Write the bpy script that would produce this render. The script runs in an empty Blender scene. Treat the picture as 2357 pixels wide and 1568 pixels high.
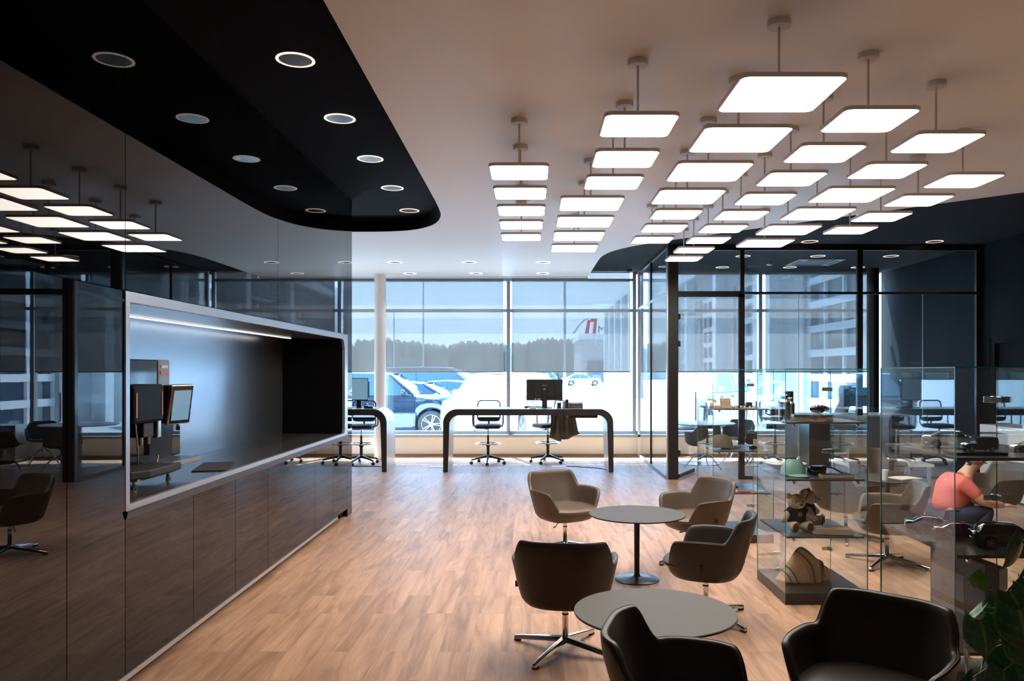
import bpy, bmesh, math, random
from mathutils import Vector, Matrix, Euler
random.seed(7)
SC = bpy.context.scene
COL = SC.collection
PI = math.pi
def R(d): return d*PI/180

# ---------------------------------------------------------------- camera, world, sun, exposure
cam_d = bpy.data.cameras.new('camera')
cam = bpy.data.objects.new('camera', cam_d); COL.objects.link(cam)
cam.location = (0, 0, 1.75); cam.rotation_euler = (R(90), 0, 0)
cam_d.sensor_width = 36; cam_d.lens = 1800/2357*36
cam_d.shift_x = (1178.5-1222)/2357; cam_d.shift_y = (855-784)/2357
cam_d.clip_start = .05; cam_d.clip_end = 600
SC.camera = cam
SC.view_settings.view_transform = 'Standard'; SC.view_settings.look = 'None'
SC.view_settings.exposure = 0.0; SC.view_settings.gamma = 1
SC.cycles.transparent_max_bounces = 40
SC.cycles.max_bounces = 14; SC.cycles.diffuse_bounces = 5; SC.cycles.glossy_bounces = 7; SC.cycles.transmission_bounces = 6
SC.cycles.sample_clamp_indirect = 6.0
SC.cycles.caustics_reflective = False; SC.cycles.caustics_refractive = False

world = bpy.data.worlds.new('sky'); SC.world = world; world.use_nodes = True
nt = world.node_tree; nt.nodes.clear()
wo = nt.nodes.new('ShaderNodeOutputWorld'); bg = nt.nodes.new('ShaderNodeBackground')
tc = nt.nodes.new('ShaderNodeTexCoord'); sx = nt.nodes.new('ShaderNodeSeparateXYZ'); cr = nt.nodes.new('ShaderNodeValToRGB')
cr.color_ramp.elements[0].position = 0.0; cr.color_ramp.elements[0].color = (.60, .80, 1.0, 1)
cr.color_ramp.elements[1].position = .6; cr.color_ramp.elements[1].color = (.22, .50, .95, 1)
e = cr.color_ramp.elements.new(.18); e.color = (.44, .68, 1.0, 1)
nt.links.new(tc.outputs['Generated'], sx.inputs[0]); nt.links.new(sx.outputs['Z'], cr.inputs[0])
nt.links.new(cr.outputs[0], bg.inputs[0]); bg.inputs[1].default_value = 9.2
nt.links.new(bg.outputs[0], wo.inputs[0])

sun_d = bpy.data.lights.new('sun', 'SUN'); sun = bpy.data.objects.new('sun', sun_d); COL.objects.link(sun)
sun_d.energy = 62; sun_d.color = (.78, .90, 1.0); sun_d.angle = R(.6)
_el, _az = R(64), R(108)                      # the sun stands high beyond the window wall
sd = Vector((math.cos(_el)*math.cos(_az), math.cos(_el)*math.sin(_az), math.sin(_el)))
sun.rotation_euler = sd.to_track_quat('Z', 'Y').to_euler()
sun.location = (0, 30, 30)

# ---------------------------------------------------------------- mesh helpers
class MB:
    def __init__(s): s.v = []; s.f = []; s.m = []
    def add(s, vs, fs, mi=0, M=None):
        o = len(s.v)
        if M is not None: vs = [M @ Vector(p) for p in vs]
        s.v += [tuple(p) for p in vs]
        s.f += [tuple(i+o for i in f) for f in fs]; s.m += [mi]*len(fs)
        return s
    def box(s, x0, x1, y0, y1, z0, z1, mi=0, M=None):
        vs = [(x, y, z) for z in (z0, z1) for y in (y0, y1) for x in (x0, x1)]
        return s.add(vs, [(0,2,3,1),(4,5,7,6),(0,1,5,4),(2,6,7,3),(0,4,6,2),(1,3,7,5)], mi, M)
    def prism(s, pts, a, b, axis='z', mi=0, M=None):
        n = len(pts)
        def P(p, t):
            return (p[0], p[1], t) if axis == 'z' else (t, p[0], p[1]) if axis == 'x' else (p[0], t, p[1])
        vs = [P(p, a) for p in pts]+[P(p, b) for p in pts]
        fs = [tuple(range(n))[::-1], tuple(range(n, 2*n))]+[(i, (i+1) % n, n+(i+1) % n, n+i) for i in range(n)]
        return s.add(vs, fs, mi, M)
    def ring(s, outer, inner, a, b, axis='z', mi=0, M=None):
        n = len(outer)
        def P(p, t):
            return (p[0], p[1], t) if axis == 'z' else (t, p[0], p[1]) if axis == 'x' else (p[0], t, p[1])
        vs = [P(p, a) for p in outer]+[P(p, a) for p in inner]+[P(p, b) for p in outer]+[P(p, b) for p in inner]
        fs = []
        for i in range(n):
            j = (i+1) % n
            fs += [(i, n+i, n+j, j), (2*n+i, 2*n+j, 3*n+j, 3*n+i), (i, j, 2*n+j, 2*n+i), (n+i, 3*n+i, 3*n+j, n+j)]
        return s.add(vs, fs, mi, M)
    def lathe(s, prof, n=32, mi=0, M=None, c=(0, 0)):
        vs = []; fs = []; k = len(prof)
        for i in range(n):
            a = 2*PI*i/n
            vs += [(c[0]+r*math.cos(a), c[1]+r*math.sin(a), z) for r, z in prof]
        for i in range(n):
            j = (i+1) % n
            for q in range(k-1): fs.append((i*k+q, j*k+q, j*k+q+1, i*k+q+1))
        if prof[0][0] > 1e-6: fs.append(tuple(i*k for i in range(n))[::-1])
        if prof[-1][0] > 1e-6: fs.append(tuple(i*k+k-1 for i in range(n)))
        return s.add(vs, fs, mi, M)
    def tube(s, path, r, n=10, mi=0, M=None, closed=False, sq=None):
        path = [Vector(p) for p in path]; m = len(path)
        rr = r if isinstance(r, (list, tuple)) else [r]*m
        vs = []; up = None
        for i, p in enumerate(path):
            a = path[(i-1) % m] if (i > 0 or closed) else p
            b = path[(i+1) % m] if (i < m-1 or closed) else p
            t = (b-a).normalized()
            if up is None:
                up = Vector((0, 0, 1)) if abs(t.z) < .9 else Vector((1, 0, 0))
            u = (up-t*up.dot(t)).normalized(); w = t.cross(u); up = u
            for k in range(n):
                an = 2*PI*k/n+(PI/4 if n == 4 else 0)
                q = sq or (1, 1)
                vs.append(p+u*math.cos(an)*rr[i]*q[0]+w*math.sin(an)*rr[i]*q[1])
        fs = []
        for i in range(m if closed else m-1):
            j = (i+1) % m
            for k in range(n):
                l = (k+1) % n
                fs.append((i*n+k, i*n+l, j*n+l, j*n+k))
        if not closed: fs += [tuple(range(n))[::-1], tuple(range((m-1)*n, m*n))]
        return s.add(vs, fs, mi, M)
    def loft(s, rings, mi=0, M=None, caps=True, closed=True):
        n = len(rings[0]); vs = [p for r in rings for p in r]; fs = []
        for i in range(len(rings)-1):
            for k in range(n if closed else n-1):
                l = (k+1) % n
                fs.append((i*n+k, i*n+l, (i+1)*n+l, (i+1)*n+k))
        if caps: fs += [tuple(range(n))[::-1], tuple(range((len(rings)-1)*n, len(rings)*n))]
        return s.add(vs, fs, mi, M)
    def ball(s, c, r, n=16, k=10, mi=0, M=None):
        r = r if isinstance(r, (list, tuple)) else (r, r, r)
        vs = [(c[0], c[1], c[2]-r[2])]; fs = []
        for i in range(1, k):
            t = -PI/2+PI*i/k
            for j in range(n):
                a = 2*PI*j/n
                vs.append((c[0]+r[0]*math.cos(t)*math.cos(a), c[1]+r[1]*math.cos(t)*math.sin(a), c[2]+r[2]*math.sin(t)))
        vs.append((c[0], c[1], c[2]+r[2])); L = len(vs)-1
        for j in range(n):
            l = (j+1) % n
            fs.append((0, 1+l, 1+j)); fs.append((L, L-n+j, L-n+l))
            for i in range(k-2): fs.append((1+i*n+j, 1+i*n+l, 1+(i+1)*n+l, 1+(i+1)*n+j))
        return s.add(vs, fs, mi, M)
    def build(s, name, mats, parent=None, smooth=None, bevel=0, seg=2, sub=0, loc=None, rot=None):
        me = bpy.data.meshes.new(name); me.from_pydata(s.v, [], s.f)
        if not isinstance(mats, (list, tuple)): mats = [mats]
        for m in mats: me.materials.append(m)
        me.polygons.foreach_set('material_index', s.m)
        bm = bmesh.new(); bm.from_mesh(me); bmesh.ops.recalc_face_normals(bm, faces=bm.faces); bm.to_mesh(me); bm.free()
        if smooth is not None:
            me.polygons.foreach_set('use_smooth', [True]*len(me.polygons)); me.set_sharp_from_angle(angle=R(smooth))
        me.update()
        o = bpy.data.objects.new(name, me); COL.objects.link(o)
        if parent is not None: o.parent = parent
        if bevel:
            b = o.modifiers.new('edge', 'BEVEL'); b.width = bevel; b.segments = seg; b.limit_method = 'ANGLE'; b.angle_limit = R(40)
            b.harden_normals = False
        if sub:
            b = o.modifiers.new('smooth', 'SUBSURF'); b.levels = sub; b.render_levels = sub
        if loc: o.location = loc
        if rot is not None: o.rotation_euler = (0, 0, R(rot))
        return o
def tag(o, label=None, cat=None, group=None, kind=None):
    if label: o['label'] = label
    if cat: o['category'] = cat
    if group: o['group'] = group
    if kind: o['kind'] = kind
    return o
def thing(name, label, cat, loc=(0, 0, 0), rot=0, group=None):
    o = bpy.data.objects.new(name, None); COL.objects.link(o); o.empty_display_size = .1
    o.location = loc; o.rotation_euler = (0, 0, R(rot))
    return tag(o, label, cat, group)
def kids(o): return [c for c in bpy.data.objects if c.parent == o]
def dup(root, loc, rot=None, label=None, group=None):
    def cp(o, par):
        c = o.copy(); COL.objects.link(c); c.parent = par
        for ch in KID.get(o.name, None) or kids(o): cp(ch, c)
        return c
    r = cp(root, None); r.location = loc
    if rot is not None: r.rotation_euler = (0, 0, R(rot))
    if label: r['label'] = label
    if group: r['group'] = group
    return r
KID = {}
def struct(mb, name, mat, label=None, **k):
    o = mb.build(name, mat, **k); o['kind'] = 'structure'
    if label: o['label'] = label
    return o
def rrect(x0, x1, y0, y1, r, n=6):
    """rounded rectangle, r = one radius or four (x0y0, x1y0, x1y1, x0y1)"""
    rs = r if isinstance(r, (list, tuple)) else (r,)*4
    out = []
    for (cx, cy, a0), q in zip(((x0, y0, 180), (x1, y0, 270), (x1, y1, 0), (x0, y1, 90)), rs):
        sx_ = 1 if cx == x0 else -1; sy_ = 1 if cy == y0 else -1
        for i in range(n+1):
            a = R(a0+90*i/n); out.append((cx+sx_*q+q*math.cos(a), cy+sy_*q+q*math.sin(a)))
    return out
def ceiling_sheet(outer, holes, z, name, mat, up=.30):
    """underside with round openings for the lamps, plus its upstand and lid"""
    bm = bmesh.new(); es = []
    def loop(pts):
        vs = [bm.verts.new((x, y, z)) for x, y in pts]
        for i in range(len(vs)): es.append(bm.edges.new((vs[i], vs[(i+1) % len(vs)])))
    loop(outer)
    for x, y in holes: loop([(x+.110*math.cos(2*PI*k/28), y+.110*math.sin(2*PI*k/28)) for k in range(28)])
    bmesh.ops.triangle_fill(bm, use_beauty=True, use_dissolve=False, edges=es)
    bm.verts.index_update()
    mb = MB(); mb.add([tuple(v.co) for v in bm.verts], [tuple(v.index for v in f.verts) for f in bm.faces]); bm.free()
    n = len(outer)
    mb.add([(x, y, z) for x, y in outer]+[(x, y, z+up) for x, y in outer], [(i, (i+1) % n, n+(i+1) % n, n+i) for i in range(n)]+[tuple(range(n, 2*n))])
    return struct(mb, name, mat)
def textmesh(txt, size, name, mat, parent=None, M=None, depth=.0004, align='CENTER'):
    cu = bpy.data.curves.new(name, 'FONT'); cu.body = txt; cu.size = size; cu.extrude = depth
    cu.align_x = align; cu.align_y = 'CENTER'
    t = bpy.data.objects.new(name, cu); COL.objects.link(t)
    bpy.context.view_layer.update()
    me = bpy.data.meshes.new_from_object(t.evaluated_get(bpy.context.evaluated_depsgraph_get()))
    bpy.data.objects.remove(t)
    me.materials.clear(); me.materials.append(mat)
    if M is not None: me.transform(M)
    o = bpy.data.objects.new(name, me); COL.objects.link(o)
    if parent is not None: o.parent = parent
    return o

# ---------------------------------------------------------------- materials
def pm(name, col, rough=.5, metal=0, ior=1.5, coat=0, noise=0, nscale=20, bump=0, bscale=200, spec=.5, emit=None, es=0, sheen=0, trans=0):
    m = bpy.data.materials.new(name); m.use_nodes = True; n = m.node_tree; b = n.nodes['Principled BSDF']
    b.inputs['Base Color'].default_value = (*col, 1); b.inputs['Roughness'].default_value = rough
    b.inputs['Metallic'].default_value = metal; b.inputs['IOR'].default_value = ior
    b.inputs['Coat Weight'].default_value = coat; b.inputs['Specular IOR Level'].default_value = spec
    b.inputs['Sheen Weight'].default_value = sheen; b.inputs['Transmission Weight'].default_value = trans
    if emit: b.inputs['Emission Color'].default_value = (*emit, 1); b.inputs['Emission Strength'].default_value = es
    if noise or bump:
        t = n.nodes.new('ShaderNodeTexCoord'); q = n.nodes.new('ShaderNodeTexNoise'); q.inputs['Scale'].default_value = nscale
        q.inputs['Detail'].default_value = 3
        n.links.new(t.outputs['Object'], q.inputs['Vector'])
        if noise:
            mx = n.nodes.new('ShaderNodeMix'); mx.data_type = 'RGBA'
            mx.inputs[6].default_value = (*[c*(1-noise) for c in col], 1); mx.inputs[7].default_value = (*[min(1, c*(1+noise)) for c in col], 1)
            n.links.new(q.outputs['Fac'], mx.inputs[0]); n.links.new(mx.outputs[2], b.inputs['Base Color'])
        if bump:
            q2 = n.nodes.new('ShaderNodeTexNoise'); q2.inputs['Scale'].default_value = bscale
            n.links.new(t.outputs['Object'], q2.inputs['Vector'])
            bp = n.nodes.new('ShaderNodeBump'); bp.inputs['Strength'].default_value = bump; bp.inputs['Distance'].default_value = .002
            n.links.new(q2.outputs['Fac'], bp.inputs['Height']); n.links.new(bp.outputs[0], b.inputs['Normal'])
    return m
def glassmat(name, tint=(1, 1, 1), ior=1.45, rough=0, gl=(1, 1, 1)):
    m = bpy.data.materials.new(name); m.use_nodes = True; n = m.node_tree; n.nodes.clear()
    o = n.nodes.new('ShaderNodeOutputMaterial'); mx = n.nodes.new('ShaderNodeMixShader'); fr = n.nodes.new('ShaderNodeFresnel')
    t = n.nodes.new('ShaderNodeBsdfTransparent'); g = n.nodes.new('ShaderNodeBsdfGlossy')
    fr.inputs[0].default_value = ior; t.inputs[0].default_value = (*tint, 1); g.inputs['Roughness'].default_value = rough; g.inputs[0].default_value = (*gl, 1)
    # the same reflectance seen from either side of the sheet
    ge = n.nodes.new('ShaderNodeNewGeometry'); vm = n.nodes.new('ShaderNodeVectorMath'); vm.operation = 'DOT_PRODUCT'
    n.links.new(ge.outputs['Normal'], vm.inputs[0]); n.links.new(ge.outputs['Incoming'], vm.inputs[1])
    ab = n.nodes.new('ShaderNodeMath'); ab.operation = 'ABSOLUTE'; n.links.new(vm.outputs['Value'], ab.inputs[0])
    s1 = n.nodes.new('ShaderNodeMath'); s1.operation = 'SUBTRACT'; s1.inputs[0].default_value = 1; n.links.new(ab.outputs[0], s1.inputs[1])
    p5 = n.nodes.new('ShaderNodeMath'); p5.operation = 'POWER'; p5.inputs[1].default_value = 5; n.links.new(s1.outputs[0], p5.inputs[0])
    r0 = ((ior-1)/(ior+1))**2
    ma = n.nodes.new('ShaderNodeMath'); ma.operation = 'MULTIPLY_ADD'; ma.inputs[1].default_value = 1-r0; ma.inputs[2].default_value = r0
    n.links.new(p5.outputs[0], ma.inputs[0]); n.links.new(ma.outputs[0], mx.inputs[0]); n.nodes.remove(fr)
    n.links.new(t.outputs[0], mx.inputs[1]); n.links.new(g.outputs[0], mx.inputs[2]); n.links.new(mx.outputs[0], o.inputs[0])
    return m
def emitmat(name, col, s):
    m = bpy.data.materials.new(name); m.use_nodes = True; n = m.node_tree; n.nodes.clear()
    o = n.nodes.new('ShaderNodeOutputMaterial'); e_ = n.nodes.new('ShaderNodeEmission'); e_.inputs[0].default_value = (*col, 1); e_.inputs[1].default_value = s
    n.links.new(e_.outputs[0], o.inputs[0]); return m

M = {}
M['black_gloss'] = pm('black_gloss', (.002, .002, .0025), .012, ior=1.42)
M['black_edge'] = pm('black_edge', (.006, .006, .007), .4)
M['black_ceiling'] = pm('black_ceiling', (.005, .0055, .007), .9, spec=.05)
M['dark_ceiling'] = pm('dark_ceiling', (.010, .0125, .016), .85, spec=.12)
M['white_ceiling'] = pm('white_ceiling', (.94, .975, .985), .42, noise=.015, nscale=1.5, spec=.25)
M['dark_wall'] = pm('dark_wall', (.006, .0085, .012), .8, spec=.12, noise=.05, nscale=3)
M['sill_wall'] = pm('sill_wall', (.85, .82, .76), .5)
M['alu'] = pm('alu', (.55, .58, .61), .3, 1)
M['alu_grey'] = pm('alu_grey', (.30, .33, .36), .45)
M['steel'] = pm('steel', (.58, .56, .52), .22, 1)
M['chrome'] = pm('chrome', (.75, .74, .72), .10, 1)
M['reflector'] = pm('reflector', (.16, .155, .15), .18, 1)
M['car_glass_pale'] = pm('car_glass_pale', (.42, .50, .53), .05, ior=1.5)  # lighter copy of the car glass, bright sky glare put into its colour
M['chrome_rough'] = pm('chrome_rough', (.62, .62, .62), .25, 1)
M['frame_metal'] = pm('frame_metal', (.50, .52, .56), .30, .85)
M['lip_metal'] = pm('lip_metal', (.045, .075, .11), .22, .6)
M['niche_metal'] = pm('niche_metal', (.46, .52, .58), .25, .95)
M['niche_end'] = pm('niche_end', (.003, .003, .0035), .5, spec=.08)
M['niche_floor'] = pm('niche_floor', (.06, .06, .065), .10)
M['post'] = pm('post', (.012, .010, .010), .35)
M['glass'] = glassmat('glass', (.90, .96, .985), 1.5)
M['glass_office'] = glassmat('glass_office', (.95, .98, .99), 1.36)
M['glass_case'] = glassmat('glass_case', (.965, .985, .98), 1.38)
M['glass_edge'] = pm('glass_edge', (.02, .24, .20), .15, emit=None)
M['acrylic'] = glassmat('acrylic', (.93, .95, .96), 1.45)
M['wood_sill'] = pm('wood_sill', (.40, .26, .16), .5)
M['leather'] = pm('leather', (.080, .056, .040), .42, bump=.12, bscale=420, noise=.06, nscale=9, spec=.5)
M['leather_shaded'] = pm('leather_shaded', (.031, .024, .021), .42, bump=.12, bscale=420, spec=.35)  # same leather, shade put into the colour for chairs showing their dim sides
M['black_plastic'] = pm('black_plastic', (.010, .010, .011), .35)
M['black_matte'] = pm('black_matte', (.014, .014, .015), .6)
M['table_top'] = pm('table_top', (.060, .055, .046), .5, spec=.25)
M['table_edge'] = pm('table_edge', (.012, .012, .012), .4)
M['table_base'] = pm('table_base', (.03, .032, .036), .28, .5)
M['desk_dark'] = pm('desk_dark', (.022, .021, .022), .35)
M['desk_white'] = pm('desk_white', (.50, .52, .56), .32)
M['pendant_white'] = pm('pendant_white', (.80, .78, .78), .45)
M['panel_light'] = emitmat('panel_light', (1.0, .905, .81), 15.0)
M['lamp_ring'] = emitmat('lamp_ring', (1.0, .80, .66), 1.25)
M['lamp_core'] = emitmat('lamp_core', (1.0, .84, .68), 26)
M['lamp_core_dim'] = emitmat('lamp_core_dim', (1.0, .84, .68), 6)
M['lamp_white'] = emitmat('lamp_white', (1.0, .93, .90), 3.0)
M['led'] = emitmat('led', (1.0, .90, .86), 3.5)
M['shelf_dark'] = pm('shelf_dark', (.085, .076, .068), .25, spec=.5)
M['base_dark'] = pm('base_dark', (.030, .024, .022), .3)
M['asphalt'] = pm('asphalt', (.62, .62, .60), .8, noise=.06, nscale=.6)
M['rubber'] = pm('rubber', (.03, .03, .032), .6)
M['car_blue'] = pm('car_blue', (.030, .050, .085), .10, .4, coat=1)
M['car_navy'] = pm('car_navy', (.045, .10, .19), .15, .3, coat=1)
M['car_white'] = pm('car_white', (.80, .81, .82), .2, coat=1)
M['car_silver'] = pm('car_silver', (.42, .46, .50), .2, .6, coat=1)
M['car_black'] = pm('car_black', (.008, .009, .011), .06, coat=1)
M['car_red'] = pm('car_red', (.26, .020, .018), .10, .3, coat=1)
M['car_glass'] = pm('car_glass', (.05, .09, .12), .03, ior=1.55)
M['car_glass_black'] = pm('car_glass_black', (.008, .008, .009), .03)
M['tail_red'] = pm('tail_red', (.55, .02, .02), .15)
M['head_lamp'] = pm('head_lamp', (.75, .8, .85), .05, .4)
M['facade'] = pm('facade', (.30, .31, .33), .6, noise=.04, nscale=1)
M['facade_light'] = pm('facade_light', (.62, .64, .66), .5)
M['facade_glass'] = pm('facade_glass', (.05, .08, .12), .04)
M['back_wall'] = pm('back_wall', (.55, .53, .50), .6)
M['white_paint'] = pm('white_paint', (.8, .8, .8), .35)
M['forest'] = pm('forest', (.10, .115, .095), .9, noise=.5, nscale=.15)
M['pole'] = pm('pole', (.25, .27, .3), .5)
M['sign_red'] = pm('sign_red', (.50, .03, .05), .4)
M['sign_dark'] = pm('sign_dark', (.03, .03, .04), .4)
M['coat'] = pm('coat', (.14, .12, .085), .85, noise=.2, nscale=6, bump=.3, bscale=60)
M['fabric_grey'] = pm('fabric_grey', (.10, .115, .13), .7, bump=.2, bscale=300)
M['fabric_maroon'] = pm('fabric_maroon', (.085, .035, .045), .6)
M['paper'] = pm('paper', (.75, .74, .72), .7)
M['card'] = pm('card', (.42, .30, .20), .75)
M['card_grey'] = pm('card_grey', (.18, .18, .19), .5)
M['mint'] = pm('mint', (.27, .52, .43), .8, bump=.3, bscale=150, noise=.08, nscale=30)
M['brown_cloth'] = pm('brown_cloth', (.13, .10, .075), .85, bump=.3, bscale=150)
M['fur'] = pm('fur', (.78, .58, .46), .95, bump=1.0, bscale=260, noise=.15, nscale=60, sheen=.3)
M['fur_brown'] = pm('fur_brown', (.32, .17, .09), .95, bump=1.0, bscale=260, noise=.15, nscale=60, sheen=.3)
M['fur_white'] = pm('fur_white', (.76, .66, .60), .95, bump=1.0, bscale=260, sheen=.3)
M['paw'] = pm('paw', (.10, .05, .03), .9)
M['blue_cloth'] = pm('blue_cloth', (.035, .045, .14), .8)
M['black_cloth'] = pm('black_cloth', (.012, .012, .015), .8)
M['towel'] = pm('towel', (.50, .40, .32), .95, bump=.6, bscale=300)
M['yellow_ink'] = pm('yellow_ink', (.55, .32, .03), .8)
M['skin'] = pm('skin', (.52, .30, .21), .5)
M['coral'] = pm('coral', (.62, .13, .10), .8)
M['navy'] = pm('navy', (.02, .025, .06), .8)
M['hair'] = pm('hair', (.30, .18, .08), .6, bump=.5, bscale=120)
M['screen'] = pm('screen', (.02, .03, .04), .04, emit=(.30, .55, .75), es=.55)  # bluish glow raised to stand in for the window mirrored in the touch screen
M['orange'] = pm('orange', (.60, .10, .02), .3)
M['grey_plastic'] = pm('grey_plastic', (.22, .22, .23), .35)
M['white_plastic'] = pm('white_plastic', (.7, .7, .72), .3)
M['ink_white'] = pm('ink_white', (.7, .7, .7), .5)
M['pot'] = pm('pot', (.05, .05, .05), .5)
M['soil'] = pm('soil', (.03, .02, .012), .95)
M['stem'] = pm('stem', (.07, .13, .03), .5)
M['yellow_bag'] = pm('yellow_bag', (.62, .38, .12), .6)

def floor_mat():
    m = bpy.data.materials.new('oak_planks'); m.use_nodes = True; n = m.node_tree; b = n.nodes['Principled BSDF']; L = n.links
    t = n.nodes.new('ShaderNodeTexCoord'); sp = n.nodes.new('ShaderNodeSeparateXYZ'); cb = n.nodes.new('ShaderNodeCombineXYZ')
    L.new(t.outputs['Object'], sp.inputs[0]); L.new(sp.outputs['Y'], cb.inputs['X']); L.new(sp.outputs['X'], cb.inputs['Y'])
    br = n.nodes.new('ShaderNodeTexBrick'); br.inputs['Scale'].default_value = 1
    br.inputs['Brick Width'].default_value = 1.22; br.inputs['Row Height'].default_value = .19; br.inputs['Mortar Size'].default_value = .0012
    br.inputs['Mortar Smooth'].default_value = .3; br.inputs['Bias'].default_value = 0
    br.offset = .37; br.offset_frequency = 2; br.squash = 1
    br.inputs['Color1'].default_value = (0, 0, 0, 1); br.inputs['Color2'].default_value = (1, 1, 1, 1); br.inputs['Mortar'].default_value = (.5, .5, .5, 1)
    L.new(cb.outputs[0], br.inputs['Vector'])
    # each plank shifts the grain by its own amount
    mul = n.nodes.new('ShaderNodeMath'); mul.operation = 'MULTIPLY'; mul.inputs[1].default_value = 37.0; L.new(br.outputs['Color'], mul.inputs[0])
    c2 = n.nodes.new('ShaderNodeCombineXYZ'); L.new(mul.outputs[0], c2.inputs['Z'])
    mp = n.nodes.new('ShaderNodeMapping'); mp.inputs['Scale'].default_value = (9, .9, 1); L.new(t.outputs['Object'], mp.inputs[0])
    ad = n.nodes.new('ShaderNodeVectorMath'); L.new(mp.outputs[0], ad.inputs[0]); L.new(c2.outputs[0], ad.inputs[1])
    n1 = n.nodes.new('ShaderNodeTexNoise'); n1.inputs['Scale'].default_value = 1.3; n1.inputs['Detail'].default_value = 5; n1.inputs['Distortion'].default_value = .9
    n1.inputs['Roughness'].default_value = .55
    L.new(ad.outputs[0], n1.inputs['Vector'])
    r1 = n.nodes.new('ShaderNodeValToRGB'); els = r1.color_ramp.elements
    els[0].position = .30; els[0].color = (.30, .170, .105, 1); els[1].position = .72; els[1].color = (.575, .36, .235, 1)
    ee = els.new(.5); ee.color = (.455, .27, .17, 1)
    L.new(n1.outputs['Fac'], r1.inputs[0])
    mp2 = n.nodes.new('ShaderNodeMapping'); mp2.inputs['Scale'].default_value = (60, 3, 1); L.new(t.outputs['Object'], mp2.inputs[0])
    n2 = n.nodes.new('ShaderNodeTexNoise'); n2.inputs['Scale'].default_value = 1.5; n2.inputs['Detail'].default_value = 3; L.new(mp2.outputs[0], n2.inputs['Vector'])
    mr = n.nodes.new('ShaderNodeMapRange'); mr.inputs['To Min'].default_value = .86; mr.inputs['To Max'].default_value = 1.12; L.new(n2.outputs['Fac'], mr.inputs[0])
    mr2 = n.nodes.new('ShaderNodeMapRange'); mr2.inputs['To Min'].default_value = .90; mr2.inputs['To Max'].default_value = 1.10; L.new(br.outputs['Color'], mr2.inputs[0])
    mm = n.nodes.new('ShaderNodeMath'); mm.operation = 'MULTIPLY'; L.new(mr.outputs[0], mm.inputs[0]); L.new(mr2.outputs[0], mm.inputs[1])
    vm = n.nodes.new('ShaderNodeVectorMath'); vm.operation = 'SCALE'; L.new(r1.outputs[0], vm.inputs[0]); L.new(mm.outputs[0], vm.inputs['Scale'])
    mo = n.nodes.new('ShaderNodeMix'); mo.data_type = 'RGBA'; mo.inputs[7].default_value = (.2, .12, .08, 1)
    ms = n.nodes.new('ShaderNodeMath'); ms.operation = 'MULTIPLY'; ms.inputs[1].default_value = .55; L.new(br.outputs['Fac'], ms.inputs[0])
    L.new(ms.outputs[0], mo.inputs[0]); L.new(vm.outputs[0], mo.inputs[6]); L.new(mo.outputs[2], b.inputs['Base Color'])
    b.inputs['Roughness'].default_value = .42; b.inputs['Specular IOR Level'].default_value = .26
    return m
M['floor'] = floor_mat()

def blind_mat():
    m = bpy.data.materials.new('blind_mesh'); m.use_nodes = True; n = m.node_tree; n.nodes.clear(); L = n.links
    o = n.nodes.new('ShaderNodeOutputMaterial'); a = n.nodes.new('ShaderNodeMixShader'); c = n.nodes.new('ShaderNodeMixShader')
    t = n.nodes.new('ShaderNodeBsdfTransparent'); t.inputs[0].default_value = (.64, .63, .62, 1)
    tr = n.nodes.new('ShaderNodeBsdfTranslucent'); tr.inputs[0].default_value = (.165, .15, .14, 1)
    d = n.nodes.new('ShaderNodeBsdfDiffuse'); d.inputs[0].default_value = (.33, .33, .34, 1)
    c.inputs[0].default_value = .5; L.new(tr.outputs[0], c.inputs[1]); L.new(d.outputs[0], c.inputs[2])
    a.inputs[0].default_value = .50; L.new(t.outputs[0], a.inputs[1]); L.new(c.outputs[0], a.inputs[2]); L.new(a.outputs[0], o.inputs[0])
    return m
M['blind'] = blind_mat()
# ---------------------------------------------------------------- room shell
WX = -2.207; WZ = 3.70; BZ = 3.86; DZ = 3.80; WY = 16.1; PY = 12.7
struct(MB().box(-9, 8, -3.2, 16.32, -.12, 0), 'floor', M['floor'])
# black recessed ceiling over the wall of cabinets: the white ceiling is cut round it
edge = [(-1.09, -3.2), (-1.09, 8.6), (-1.10, 9.45), (-1.13, 9.87), (-1.265, 10.37), (-1.49, 10.69), (-1.75, 10.86), (-2.12, 10.93), (-2.50, 10.93), (-9, 10.93)]
def smoothpts(p, keep=(0, 1)):
    for _ in range(2):
        q = [p[0]]
        for i in range(len(p)-1):
            a, b = Vector(p[i]), Vector(p[i+1]); q += [tuple(a*.75+b*.25), tuple(a*.25+b*.75)]
        p = q+[p[-1]]
    return p
edge = smoothpts(edge)
redge = smoothpts([(8.0, 6.02), (5.37, 8.52), (3.15, 10.6), (2.31, 11.4), (1.80, 11.90), (1.40, 12.45), (1.20, 13.1), (1.18, 13.9), (1.18, 16.3)])
LB = [(-1.593, y) for y in (4.05, 5.29, 6.52, 7.757, 8.99, 10.25)]
LW = [(-2.43, 13.98), (-1.10, 13.98), (.22, 13.98), (-2.41, 15.56), (-1.09, 15.56), (.235, 15.56), (-3.75, 13.98), (-3.73, 15.56)]
LD = [(4.40, 12.34), (6.37, 12.34), (4.35, 10.15), (3.77, 13.9), (5.10, 13.9), (6.40, 13.9), (2.62, 15.3), (3.77, 15.4), (5.10, 15.4), (6.44, 15.4)]
poly = edge+[(-9, 16.3)]+[(1.18, 16.3)]+redge[::-1][1:]+[(8, -3.2)]
ceiling_sheet(poly, LW, WZ, 'ceiling', M['white_ceiling'], .40)
lp = edge+[(-9, -3.2)]
ceiling_sheet(lp, LB, BZ, 'ceiling_black_recess', M['black_ceiling'])
rim = edge[1:-1]
rm = MB()
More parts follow.
